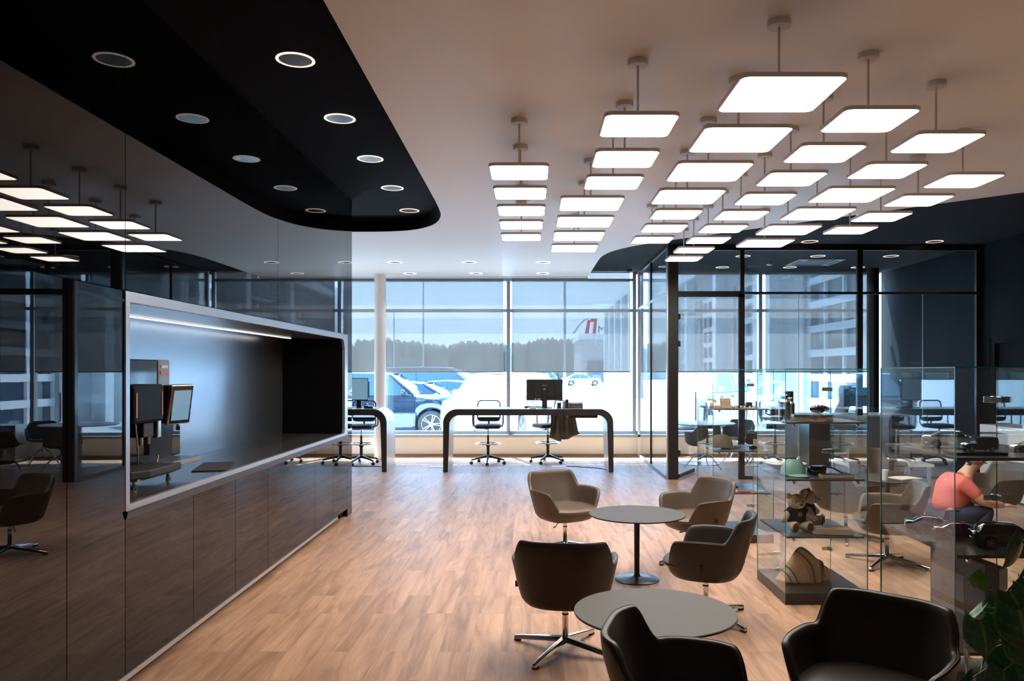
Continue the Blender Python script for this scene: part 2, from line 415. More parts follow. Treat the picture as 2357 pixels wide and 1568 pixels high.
for i in range(len(rim)-1):
    (xa, ya), (xb, yb) = rim[i], rim[i+1]
    v = Vector((yb-ya, -(xb-xa), 0)).normalized()*.004
    if v.x > 0 and False: v = -v
    s_ = 1 if True else -1
    A, B = Vector((xa, ya, 0)), Vector((xb, yb, 0))
    # thin black lining just inside the opening (towards the recess)
    c = Vector((-2.6, 5, 0)); v = v if (c-A).dot(v) > 0 else -v
    A2, B2 = A+v, B+v
    rm.add([(A2.x, A2.y, WZ+.002), (B2.x, B2.y, WZ+.002), (B2.x, B2.y, BZ), (A2.x, A2.y, BZ), (A.x+v.x*.4, A.y+v.y*.4, WZ+.002), (B.x+v.x*.4, B.y+v.y*.4, WZ+.002)], [(0, 1, 2, 3), (0, 4, 5, 1)])
struct(rm, 'trim_1', M['black_ceiling'])
rp = redge+[(8, 16.3)]
ceiling_sheet(rp, LD, DZ, 'ceiling_dark_recess', M['dark_ceiling'])
struct(MB().box(-9.2, 8.2, -3.4, -3.2, 0, 4), 'wall_back', M['back_wall'])
struct(MB().box(-9.2, -9, -3.2, 16.3, 0, 4), 'wall_far_left', M['sill_wall'])
# right wall with a dark door
DY0, DY1, DTOP = 9.95, 12.45, 2.27
w = MB().box(7.3, 7.5, DY1, 16.3, 0, 4).box(7.3, 7.5, -3.2, DY0, 0, 4).box(7.3, 7.5, DY0, DY1, DTOP, 4)
struct(w, 'wall_right', M['dark_wall'])
d = struct(MB().box(7.37, 7.42, DY0+.05, DY1-.12, .01, DTOP-.08), 'door_1', M['dark_wall'], bevel=.003)
fr = MB().box(7.31, 7.5, DY1-.12, DY1, 0, DTOP).box(7.31, 7.5, DY0, DY0+.05, 0, DTOP).box(7.31, 7.5, DY0+.05, DY1-.12, DTOP-.08, DTOP)
fo = fr.build('door_frame', M['dark_wall'], d)
hd = MB().tube([(7.36, DY0+.15, 1.02), (7.30, DY0+.15, 1.02), (7.30, DY0+.28, 1.02)], .011).build('handle', M['steel'], d, smooth=40)
# window wall: low wall, sill, mullions, transom, header
struct(MB().box(-9, 7.3, 16.12, 16.32, 0, .40), 'wall_window', M['sill_wall'])
struct(MB().box(-9, 7.3, 16.0, 16.32, .40, .455), 'trim_2', M['alu_grey'], bevel=.006)
struct(MB().box(-9, 7.3, 16.105, 16.12, 0, .05), 'baseboard_window', M['wood_sill'])
struct(MB().box(-9, 1.18, 16.06, 16.3, 3.665, 3.75), 'trim_3', M['white_paint'])
mull = [-8.265, -5.665, -3.065, -.465, 2.135, 4.735, 7.22]
for i in range(len(mull)-1):
    a, b_ = mull[i]+.035, mull[i+1]-.035
    top = 3.66 if a < 1.2 else 3.80
    f = MB().box(mull[i]-.035, mull[i]+.035, 16.12, 16.26, .455, top)
    f.box(a, b_, 16.12, 16.26, .455, .52).box(a, b_, 16.12, 16.26, top-.05, top).box(a, b_, 16.13, 16.25, 2.975, 3.035)
    wo_ = struct(f, 'window_%d' % (i+1), M['alu_grey'])
    g = MB().box(a, b_, 16.17, 16.18, .52, 2.975).box(a, b_, 16.17, 16.18, 3.035, top-.05)
    g.build('pane', M['glass'], wo_)
# screens in front of the panes; each hangs from its own roller
names = ['behind the black cabinet wall', 'behind the left counter', 'behind the white column', 'behind the middle of the long desk', 'behind the corner of the glass office', 'in the glass office, beside the dark column']
for i in range(1, len(mull)-1):
    a, b_ = mull[i]+.075, mull[i+1]-.10
    if i == 4: a = mull[i]+.12
    top = 3.655 if a < 1.0 else 3.79
    t = thing('roller_blind', 'pale grey see-through roller blind half lowered '+names[i], 'blind', ((a+b_)/2, 16.04, 1.73), group='roller blinds on the window wall')
    h = (b_-a)/2
    if mull[i] < 1.18 < mull[i+1] :
        s_ = MB().prism([(-h, .02), (h, .02), (h, 3.79-1.73), (1.185-(a+b_)/2, 3.79-1.73), (1.185-(a+b_)/2, 3.66-1.73), (-h, 3.66-1.73)], -.0006, .0006, 'y')
    else:
        s_ = MB().box(-h, h, -.0006, .0006, .02, top-1.73)
    s_.build('screen', M['blind'], t)
    MB().box(-h, h, -.009, .009, -.004, .022).build('bottom_bar', M['alu_grey'], t, bevel=.004)
# columns
tag(MB().lathe([(.115, 0), (.115, 3.70)], 40).build('column', M['white_paint'], smooth=40, loc=(-3.03, 15.72, 0)), kind='structure', label='white round column before the window')
tag(MB().lathe([(.115, 0), (.115, 3.80)], 40).build('column', pm('dark_column', (.015, .018, .022), .35), smooth=40, loc=(6.82, 15.6, 0)), kind='structure', label='dark round column inside the glass office')
tag(MB().box(2.19, 2.245, 16.0, 16.06, 0, 3.80).build('trim_4', M['white_paint']), kind='structure')

# ---------------------------------------------------------------- black wall with the cabinets and the niche
NZ0, NZ1, NY0, NY1 = .977, 2.19, 4.255, 9.41     # frame, outer
G = .003
def panel(name, y0, y1, z0, z1, **k):
    return MB().box(WX-.02, WX, y0+G, y1-G, z0+G, z1-G).build(name, M['black_gloss'], **k)
# core behind the panels, with the niche left open
core = MB()
core.box(-3.40, WX-.056, -1.5, NY0+.045, .10, BZ)
core.box(-3.40, WX-.056, 9.27, 9.405, .0, BZ)
core.box(-3.40, WX-.022, NY0+.045, 9.27, 2.135, BZ)
core.box(-3.40, WX-.056, NY0+.045, 9.27, .10, .966).box(-3.40, WX-.022, NY0+.045, 9.27, .966, 1.005)
core.box(-3.40, -2.95, NY0+.045, 9.27, 1.005, 2.135)
struct(core, 'wall_left', M['black_edge'])
struct(MB().box(-3.38, WX-.10, -1.5, 8.9, 0, .10), 'baseboard_left', M['black_edge'])
for i, (a, b_) in enumerate(((-1.5, 1.2), (1.2, NY0), (NY0, 6.826), (6.826, 9.41))):
    o = panel('wall_panel', a, b_, 2.19, BZ)
    tag(o, ['black gloss upper wall panel reaching out of view beside the camera', 'black gloss upper wall panel above the left tall doors', 'black gloss upper wall panel above the near half of the niche', 'black gloss upper wall panel above the far half of the niche'][i], 'panel', 'black gloss wall panels')
o = MB().box(-3.40, WX, 9.41+G, 9.64, .0, BZ-G).build('wall_panel', M['black_gloss']); tag(o, 'narrow full-height black gloss end panel closing the cabinet wall', 'panel', 'black gloss wall panels')
for i, (a, b_) in enumerate(((-1.5, 1.9), (1.9, 3.685), (3.685, NY0))):
    o = MB().box(-.02, 0, a-b_+G, -G, .095+G, 2.19-G).build('cabinet_door', M['black_gloss'], loc=(WX+(.02 if i == 1 else 0), b_, 0), rot=(2.0 if i else 0))
    tag(o, ['tall black gloss cabinet door beside the camera', 'wide tall black gloss door reflecting the glass office', 'narrow tall black gloss door beside the coffee niche'][i], 'cabinet door', 'tall black doors left of the niche')
ys = [NY0, 5.113, 5.842, 6.566, 7.99, 8.73, 9.41]
lab = ['under the coffee machine in the niche', 'second from the coffee machine end', 'third from the coffee machine end', 'the widest, under the middle of the niche', 'second from the far end', 'at the far end of the row']
for i in range(6):
    t = thing('base_cabinet', 'low black gloss cabinet, '+lab[i], 'cabinet', (WX, (ys[i]+ys[i+1])/2, .095), group='low black cabinet units below the niche')
    h = (ys[i+1]-ys[i])/2
    z1 = .965-.095
    MB().box(-.02, 0, -h+G, h-G, G, z1-.02).build('door', M['black_gloss'], t)
    MB().box(-.05, -.021, -h, h, 0, z1).build('carcass', M['black_edge'], t)
tag(MB().box(WX-.004, WX+.006, -1.5, 8.915, .066, .094).build('light_profile', pm('profile_metal', (.55, .56, .60), .25, .6)), 'long pale metal profile along the foot of the black cabinets', 'profile')
# silver frame round the niche and its projecting lower lip
out = rrect(NY0, NY1, NZ0+.01, NZ1, .004, 8)
inn = rrect(NY0+.045, 9.27, 1.02, 2.13, (.01, .05, .13, .01), 8)
struct(MB().ring(out, inn, WX-.03, WX+.003, 'x'), 'trim_5', M['frame_metal'], bevel=.003)
struct(MB().prism([(WX-.02, NZ0-.035), (WX+.004, NZ0-.035), (WX+.012, NZ0-.014), (WX+.014, NZ0+.004), (WX+.006, NZ0+.011), (WX-.02, NZ0+.011)], NY0, NY1, 'y'), 'trim_6', M['lip_metal'], smooth=50)
# lining of the niche
struct(MB().box(-2.95, -2.945, NY0+.045, 9.27, 1.008, 2.134), 'niche_wall_back', M['niche_metal'])
struct(MB().box(-2.94, WX-.03, NY0+.045, 9.27, 1.006, 1.012), 'niche_floor', M['niche_floor'])
struct(MB().box(-2.94, WX-.03, NY0+.045, 9.27, 2.130, 2.134), 'niche_ceiling', M['niche_metal'])
struct(MB().box(-2.94, WX-.03, 9.262, 9.27, 1.014, 2.128), 'niche_wall_end', M['niche_end'])
t = thing('strip_light', 'thin glowing strip light under the top of the niche', 'light', (-2.735, 6.6, 2.130))
MB().box(-.012, .012, -2.29, 2.28, -.010, -.0).build('diffuser', M['led'], t)
MB().box(-.016, .016, -2.30, 2.30, -.004, 0).build('profile', M['alu'], t)

# ---------------------------------------------------------------- ceiling lamps
def downlight(loc, label, group, core='lamp_core', ring='lamp_ring', watt=45):
    t = thing('ceiling_downlight', label, 'ceiling light', loc, group=group)
    MB().lathe([(.128, 0.0), (.130, -.005), (.113, -.008), (.109, -.004), (.109, .0), (.128, 0.0)], 40).build('ring', M[ring], t, smooth=60)
    MB().lathe([(.109, -.004), (.100, .03), (.075, .10), (.062, .125)], 40).build('reflector', M['reflector'], t, smooth=60)
    MB().lathe([(.0, .118), (.060, .118), (.060, .124), (.0, .124)], 24).build('bulb', M[core], t)
    ld = bpy.data.lights.new('lamp', 'SPOT'); ld.energy = watt; ld.spot_size = R(100); ld.spot_blend = .8; ld.shadow_soft_size = .05; ld.color = (1, .80, .62)
    lo = bpy.data.objects.new('lamp', ld); COL.objects.link(lo); lo.parent = t; lo.location = (0, 0, -.02)
    return t
g1 = 'round downlights in the black recessed ceiling'
d0 = downlight((-1.593, 5.29, BZ), 'round downlight in black ceiling, nearest the camera and brightest', g1)
for i, (y, l) in enumerate(((6.52, 'second'), (7.757, 'third'), (8.99, 'fourth'), (10.25, 'last, by the curved rim'))):
    dup(d0, (-1.593, y, BZ), label='round downlight in black ceiling, %s from the near end' % l if i < 3 else 'round downlight in black ceiling beside the curved far rim')
dup(d0, (-1.593, 4.05, BZ), label='round downlight in black ceiling just above the top of the view')
d1 = downlight((-2.43, 13.98, WZ), 'flush white downlight above the left counter, front row', 'flush downlights in white ceiling by window', 'lamp_white', 'lamp_white', 40)
for x, y, l in ((-1.10, 13.98, 'left of the long desk, front row'), (.22, 13.98, 'over the middle of the long desk, front row'), (-2.41, 15.56, 'close to the window beside the white column'), (-1.09, 15.56, 'close to the window, middle of its row'), (.235, 15.56, 'close to the window beside the dark ceiling'), (-3.75, 13.98, 'hidden past the cabinet wall, front row'), (-3.73, 15.56, 'left of the white column close to window')):
    dup(d1, (x, y, WZ), label='flush white downlight '+l)
g3 = 'round downlights in the dark ceiling of the office side'
d2 = downlight((4.40, 12.34, DZ), 'round downlight in dark ceiling before the glass office front', g3, 'lamp_core_dim', watt=30)
for x, y, l in ((6.37, 12.34, 'before the right end of the office front'), (4.35, 10.15, 'at the edge of the white ceiling'), (3.77, 13.9, 'inside the office behind the door post'), (5.10, 13.9, 'inside the office in front of the air unit'), (6.40, 13.9, 'inside the office near the right wall'), (2.62, 15.3, 'inside the office behind its corner post'), (3.77, 15.4, 'inside the office, window row, above the chair'), (5.10, 15.4, 'inside the office, window row, behind the air unit'), (6.44, 15.4, 'inside the office, window row, by the dark column')):
    dup(d2, (x, y, DZ), label='round downlight '+l)
t = thing('smoke_detector', 'small dark smoke detector on ceiling beside the glass office', 'detector', (1.98, 15.75, DZ))
MB().lathe([(.05, 0), (.06, -.02), (.045, -.045), (0, -.05)], 24).build('housing', M['black_matte'], t, smooth=40)
t = thing('smoke_detector', 'small round detector on ceiling inside the glass office', 'detector', (4.50, 14.75, DZ))
MB().lathe([(.03, 0), (.03, -.02), (.06, -.03), (.05, -.05), (0, -.055)], 24).build('housing', M['white_plastic'], t, smooth=40)
t = thing('air_conditioner', 'square ceiling air unit set in the dark office ceiling', 'air conditioner', (5.32, 14.65, DZ))
MB().ring(rrect(-.42, .42, -.42, .42, .01, 2), rrect(-.27, .27, -.27, .27, .01, 2), -.015, .002).build('frame', M['alu_grey'], t)
MB().box(-.268, .268, -.268, .268, -.006, .002).build('grille', M['fabric_grey'], t)
for k in range(4):
    q = MB().box(-.25, .25, .31, .37, -.02, -.014, M=Matrix.Rotation(k*PI/2, 4, 'Z')); q.build('louver', M['black_matte'], t)

# ---------------------------------------------------------------- pendant light panels
PEND = {'A': [(-.09, 6.05, 0), (-.09, 6.76, 0), (-.09, 7.49, 0), (-.10, 8.22, 0), (-.11, 8.97, 0)],
 'B': [(.67, 4.90, 0), (.68, 5.67, 0), (.67, 6.38, 0), (.55, 7.19, 1), (.55, 8.05, 1), (.54, 8.90, 1), (.54, 9.78, 1)],
 'C': [(1.38, 4.35, 1), (1.38, 5.20, 1), (1.37, 6.04, 1), (1.38, 6.90, 1), (1.42, 7.67, 0), (1.43, 8.41, 0), (1.42, 9.16, 0)],
 'D': [(2.07, 4.80, 0), (2.07, 5.53, 0), (2.08, 6.26, 0), (2.09, 6.99, 0), (2.07, 7.71, 0), (2.07, 8.44, 0), (2.08, 9.18, 0), (2.07, 9.94, 0), (2.09, 10.69, 0)],
 'E': [(2.73, 5.27, 0), (2.73, 6.01, 0), (2.79, 6.83, 1), (2.80, 7.65, 1), (2.80, 8.52, 1), (2.81, 9.40, 1)],
 'F': [(3.49, 6.32, 0), (3.49, 7.05, 0), (3.49, 7.80, 0), (3.48, 8.53, 0)]}
ROW = {'A': 'row nearest the black wall', 'B': 'second row from the black wall', 'C': 'third row from the black wall', 'D': 'longest row of the cluster', 'E': 'row second from the dark right wall', 'F': 'row nearest the dark right wall'}
ORD = ['first', 'second', 'third', 'fourth', 'fifth', 'sixth', 'seventh', 'eighth', 'ninth']
ZP = 3.285
def pendant(big):
    a = .285 if big else .228
    t = thing('pendant_light', 'x', 'pendant light', (0, 0, ZP), group='square pendant light panels')
    MB().ring(rrect(-a, a, -a, a, .05), rrect(-a+.008, a-.008, -a+.008, a-.008, .045), -.001, .022).build('frame', M['pendant_white'], t, smooth=40)
    MB().prism(rrect(-a+.008, a-.008, -a+.008, a-.008, .045), .019, .0215).build('back_plate', M['pendant_white'], t)
    MB().prism(rrect(-a+.008, a-.008, -a+.008, a-.008, .045), 0, .004).build('diffuser', M['panel_light'], t)
    MB().prism(rrect(-a*.62, a*.62, -a*.62, a*.62, .03), .022, .036).build('driver_box', M['pendant_white'], t, smooth=40)
    top = WZ-ZP
    MB().lathe([(.0075, .036), (.0075, top-.03)], 12).build('rod', M['pendant_white'], t, smooth=40)
    MB().lathe([(.061, top-.036), (.064, top-.033), (.064, top), (.0, top)], 32).build('canopy', M['pendant_white'], t, smooth=40)
    return t
first = {}
for r, L_ in PEND.items():
    for i, (x, y, big) in enumerate(L_):
        lb = '%s square pendant light, %s from near end, %s' % ('large' if big else 'small', ORD[i], ROW[r])
        if big not in first:
            first[big] = pendant(big); KID[first[big].name] = kids(first[big]); o = first[big]; o.location = (x, y, ZP)
        else: o = dup(first[big], (x, y, ZP))
        o['label'] = lb
# ---------------------------------------------------------------- glass office
gl = thing('glass_partition', 'dark framed full-height glass front of the office', 'glass partition', (0, PY, 0))
F = MB()
F.box(2.225, 2.385, -.06, .06, 0, DZ); F.build('corner_post', M['post'], gl, bevel=.004)
MB().box(2.205, 2.224, -.03, .06, 0, DZ).build('edge_profile', M['alu'], gl)
MB().box(3.37, 3.465, -.03, .03, 0, 3.0).build('door_post', M['post'], gl)
MB().box(3.40, 3.46, -.03, .03, 3.05, DZ-.08).build('mullion', M['post'], gl)
MB().box(5.29, 5.38, -.03, .03, 0, DZ-.08).build('mullion', M['post'], gl)
MB().box(7.22, 7.30, -.03, .03, 0, DZ).build('end_post', M['post'], gl)
MB().box(2.385, 7.22, -.03, .03, DZ-.085, DZ).build('head_rail', M['post'], gl)
MB().box(2.385, 3.465, -.03, .03, 2.955, 3.05).build('door_head', M['post'], gl)
MB().box(3.465, 7.22, -.025, .025, 3.0, 3.04).build('transom', M['post'], gl)
MB().box(3.465, 7.22, -.025, .025, 0, .05).build('bottom_rail', M['post'], gl)
for a, b_, z0, z1 in ((2.385, 3.40, 3.05, DZ-.085), (3.465, 5.29, 3.04, DZ-.085), (5.38, 7.22, 3.04, DZ-.085), (3.465, 5.29, .05, 3.0), (5.38, 6.36, .05, 3.0), (6.37, 7.22, .05, 3.0)):
    MB().box(a, b_, -.005, .005, z0, z1).build('pane', M['glass_office'], gl)
MB().box(6.36, 6.37, -.006, .006, .05, 3.0).build('glass_joint', M['alu'], gl)
MB().box(4.345, 4.351, -.006, .006, .05, 3.0).build('glass_joint', M['alu_grey'], gl)
sd_ = thing('glass_partition', 'narrow side glass wall of the office running back to the window', 'glass partition', (2.215, PY+.06, 0))
Ls = 3.3
MB().box(-.02, .02, 0, Ls, 0, .05).build('bottom_rail', M['alu_grey'], sd_)
MB().box(-.02, .02, 0, Ls, DZ-.05, DZ).build('head_rail', M['post'], sd_)
MB().box(-.02, .02, 0, Ls, 3.0, 3.05).build('transom', M['alu'], sd_)
MB().box(-.02, .02, 1.62, 1.66, .05, 3.75).build('mullion', M['post'], sd_)
MB().box(-.02, .02, Ls-.03, Ls, .05, 3.75).build('end_post', M['post'], sd_)
for a, b_ in ((0, 1.62), (1.66, Ls-.03)):
    MB().box(-.005, .005, a, b_, .05, 3.0).build('pane', M['glass_office'], sd_)
    MB().box(-.005, .005, a, b_, 3.05, 3.75).build('pane', M['glass_office'], sd_)
dr = thing('glass_door', 'frameless glass door of the office standing open into the room', 'door', (2.40, PY+.01, 0), 63)
MB().box(0, .95, -.005, .005, .07, 2.94).build('leaf', [M['glass_office']], dr)
MB().box(0, .95, -.012, .012, .012, .075).build('bottom_rail', M['post'], dr)
for z in (2.64, 2.2, .42): MB().box(-.02, .05, -.02, .02, z-.045, z+.045).build('hinge', M['black_matte'], dr, bevel=.004)
MB().tube([(.88, -.045, .9), (.88, -.045, 1.4)], .012).build('handle', M['steel'], dr, smooth=40)
# ---------------------------------------------------------------- lounge chairs
def sm(a, b, x):
    t = max(0, min(1, (x-a)/(b-a))); return t*t*(3-2*t)
def spow(v, p): return math.copysign(abs(v)**p, v)
def lounge_chair(leather, name='lounge_chair'):
    t = thing(name, 'x', 'chair')
    N = 112; a, b_ = .345, .315; pw = 2/2.9
    def plan(th): return a*spow(math.sin(th), pw), b_*spow(math.cos(th), pw)
    def rimh(d):            # d: degrees from the front, 0..180
        h = .405+(.590-.405)*sm(34, 68, d)
        h += .012*math.sin(max(0, min(1, (d-66)/60))*PI)
        return h+(.745-h)*sm(116, 141, d)
    rings = []
    cols = []
    for i in range(N):
        d = 360*i/N; th = R(d); dd = d if d <= 180 else 360-d
        x, y = plan(th); h = rimh(dd); L = math.hypot(x, y)
        back = sm(110, 170, dd)
        def f(z):
            if z < .355: return .56+.22*math.sqrt(max(0, (z-.30)/.055))
            return .78+.22*min(1, (z-.355)/.32)**.8
        def lean(z): return -.10*back*max(0, z-.42)
        col_ = []
        def P(z, k, off): col_.append((x*(k-off/L), y*(k-off/L)+lean(z), z))
        col_.append((x*.12, y*.12, .288)); col_.append((x*.36, y*.36, .290)); P(.302, .58, 0); P(.316, .68, 0); P(.335, .74, 0)
        for q in (.357, .372): P(min(q, h-.02), f(max(.355, min(q, h-.02))), 0)
        z0 = min(.372, h-.02)
        for q in (.2, .42, .62, .8, .93): z = max(z0, z0+(h-.012-z0)*q); P(z, f(z), 0)
        T = .034
        P(h-.006, f(h), .001); P(h-.001, f(h), .007); P(h, f(h), .017); P(h-.001, f(h), .027); P(h-.007, f(h), .033)
        zi = .37
        for q in (.93, .78, .6, .42, .22, .08): z = zi+(h-.012-zi)*q; P(z, f(max(z, .355)), T)
        P(zi, .60, T); col_.append((x*.3, y*.3, zi))
        cols.append(col_)
    mb = MB(); k = len(cols[0]); vs = [p for c in cols for p in c]; fs = []
    for i in range(N):
        j = (i+1) % N
        for q in range(k-1): fs.append((i*k+q, j*k+q, j*k+q+1, i*k+q+1))
    fs.append(tuple(i*k for i in range(N))[::-1]); fs.append(tuple(i*k+k-1 for i in range(N)))
    mb.add(vs, fs); mb.build('shell', leather, t, smooth=60)
    # stitched seam along the rim
    path = [(c[13][0], c[13][1], c[13][2]+.0005) for c in cols]
    MB().tube(path, .0022, 5, closed=True).build('seam', leather, t, smooth=60)
    # seat cushion
    mb = MB(); NN = 64; rg = []
    for (k_, z) in ((.50, .372), (.72, .378), (.80, .390), (.845, .408), (.84, .426), (.78, .438), (.55, .443), (.25, .441)):
        r = []
        for i in range(NN):
            th = 2*PI*i/NN; x, y = a*spow(math.sin(th), 2/2.6), b_*spow(math.cos(th), 2/2.6)
            yy = y*k_+.028*(1 if y > 0 else 0)*abs(y)/b_
            r.append((x*k_*.985, yy, z-.012*max(0, yy/b_)**2*(1 if z > .40 else 0)))
        rg.append(r)
    mb.loft(rg); mb.build('seat_cushion', leather, t, smooth=50)
    MB().box(-.312, -.296, -.03, -.014, .40, .435).build('label_tag', M['black_matte'], t)
    MB().lathe([(.06, .280), (.06, .289)], 24).build('plate', M['black_matte'], t)
    MB().lathe([(.0165, .15), (.0165, .284), (.0, .284)], 20).build('piston', M['chrome'], t, smooth=40)
    MB().lathe([(.021, .228), (.021, .236), (.0, .236)], 20).build('collar', M['black_matte'], t, smooth=40)
    MB().lathe([(.030, .06), (.027, .085), (.0205, .10), (.0195, .227), (.0, .227)], 24).build('column', M['chrome'], t, smooth=40)
    MB().tube([(.02, .0, .278), (.10, .015, .272), (.125, .03, .250), (.16, .04, .243)], [.004, .004, .004, .007], 8).build('lever', M['black_matte'], t, smooth=40)
    for q in range(4):
        an = R(45+90*q); mt = Matrix.Rotation(an, 4, 'Z')
        leg = MB().loft([[(r, -w, z0), (r, w, z0), (r, w*.7, z1), (r, -w*.7, z1)] for r, w, z0, z1 in ((.012, .026, .058, .092), (.10, .022, .047, .078), (.30, .018, .020, .047), (.372, .016, .012, .034), (.378, .012, .012, .028))], M=mt)
        l = leg.build('leg', M['chrome'], t, bevel=.004)
        MB().box(.335, .372, -.014, .014, 0, .013, M=mt).build('glide', M['black_matte'], l)
    return t
CH = [  # x, y, facing in degrees, base turn, leather, label
 (.215, 4.90, 84, 'dark', 'lounge armchair seen from behind, left of the near round table'),
 (1.24, 5.55, 158, 'dark', 'lounge armchair in side view between near round table and glass showcases'),
 (.335, 7.66, -58, 'mid', 'lounge armchair at back left of the far round table, facing the camera'),
 (1.50, 7.20, 205, 'mid', 'lounge armchair at back right of the far round table, partly behind it'),
 (.63, 3.06, -16, 'dark', 'lounge armchair cut by the bottom edge, in front of the near round table'),
 (1.41, 3.27, 228, 'dark', 'large lounge armchair in the bottom right corner beside the plant'),
 (3.23, 7.10, 165, 'mid', 'lounge armchair seen through the showcases, just left of the crouching person'),
 (4.42, 9.95, -75, 'mid', 'lounge armchair behind the third round table, seen through the right showcase'),
 (5.02, 8.55, 190, 'mid', 'lounge armchair right of the crouching person, by the white sideboard'),
 (3.28, 8.15, 25, 'mid', 'lounge armchair at the left of the third round table, behind the bear showcase'),
]
protos = {}
BT = {(.215, 4.90): 19, (1.24, 5.55): 9, (1.50, 7.20): 44, (.335, 7.66): 20, (3.23, 7.10): 15}
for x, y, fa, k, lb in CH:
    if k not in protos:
        o = lounge_chair(M['leather_shaded'] if k == 'dark' else M['leather']); protos[k] = o; KID[o.name] = kids(o)
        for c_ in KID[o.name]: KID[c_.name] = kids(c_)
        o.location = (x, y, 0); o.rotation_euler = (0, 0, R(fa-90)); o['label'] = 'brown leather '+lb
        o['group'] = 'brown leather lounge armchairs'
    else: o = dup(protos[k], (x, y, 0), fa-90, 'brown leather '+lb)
    for c_ in kids(o):
        if c_.name.startswith('leg'): c_.rotation_euler = (0, 0, R(BT.get((x, y), 0)))

# ---------------------------------------------------------------- round tables
def round_table():
    t = thing('round_table', 'x', 'table', group='round pedestal tables')
    MB().lathe([(0, .545), (.397, .545), (.4015, .549), (.4015, .5535), (.400, .555), (0, .555)], 96).build('table_top', [M['table_top']], t, smooth=30)
    MB().lathe([(.398, .5435), (.4022, .5445), (.4025, .5525), (.4005, .5532), (.4005, .5435)], 96).build('edge_band', M['table_edge'], t, smooth=30)
    MB().lathe([(.06, .545), (.06, .538), (.024, .530), (.022, .05), (.03, .03), (.05, .022)], 32).build('column', M['table_edge'], t, smooth=40)
    MB().lathe([(0, .030), (.03, .028), (.06, .020), (.12, .014), (.180, .010), (.188, .006), (.188, 0), (0, 0)], 64).build('base', M['table_base'], t, smooth=40)
    return t
T = round_table(); KID[T.name] = kids(T); T.location = (.618, 3.908, 0); T['label'] = 'near round table with grey top, the largest in view'
dup(T, (.891, 6.574, 0), label='round grey table on a black pedestal between the four lounge armchairs')
dup(T, (4.0, 8.77, 0), label='round grey table behind the glass showcases with a paper cup on it')

# ---------------------------------------------------------------- long counters
def counter(name, label, x0, x1, loc):
    t = thing(name, label, 'desk', loc, group='arched counters by the window')
    H = 1.094; W_ = x1-x0; th = .108; r = .24
    o = []; n = 14
    def arc(cx, cz, rr, a0, a1): return [(cx+rr*math.cos(R(a0+(a1-a0)*i/n)), cz+rr*math.sin(R(a0+(a1-a0)*i/n))) for i in range(n+1)]
    outer = [(x0, 0)]+arc(x0+r, H-r, r, 180, 90)+arc(x1-r, H-r, r, 90, 0)+[(x1, 0)]
    ri = r-th+.035
    lw = .082
    inner = [(x0+lw, 0)]+arc(x0+th+ri, H-th-ri, ri, 180, 90)+arc(x1-th-ri, H-th-ri, ri, 90, 0)+[(x1-lw, 0)]
    k = len(outer)
    core = MB(); D = .86
    e0, e1 = 0, .018
    def band(mb, ya, yb, off=0):
        vs = [(p[0], ya, p[1]) for p in outer]+[(p[0], ya, p[1]) for p in inner]+[(p[0], yb, p[1]) for p in outer]+[(p[0], yb, p[1]) for p in inner]
        fs = []
        for i in range(k-1):
            j = i+1
            fs += [(i, j, k+j, k+i), (2*k+i, 3*k+i, 3*k+j, 2*k+j), (i, 2*k+i, 2*k+j, j), (k+i, k+j, 3*k+j, 3*k+i)]
        fs += [(0, k, 3*k, 2*k), (k-1, 3*k-1, 4*k-1, 2*k-1)]
        mb.add(vs, fs)
    band(core, e1, D-e1); core.build('arch', M['desk_white'], t, smooth=35)
    f = MB(); band(f, 0, e1); f.build('edge_face', M['desk_dark'], t, smooth=35)
    f = MB(); band(f, D-e1, D); f.build('edge_face', M['desk_dark'], t, smooth=35)
    return t
counter('counter_desk', 'long arched standing counter in front of the window, monitor on top', -1.478, 1.478, (-.045, 13.56, 0))
counter('counter_desk', 'arched standing counter at the left, half hidden by the black wall', -2.94, 0, (-2.51, 13.60, 0))
t = thing('drawer_box', 'shallow dark box fixed under the right part of the long counter', 'drawer', (.92, 14.0, .925))
MB().box(-.26, .26, -.2, .25, 0, .058).build('body', M['desk_dark'], t, bevel=.003)

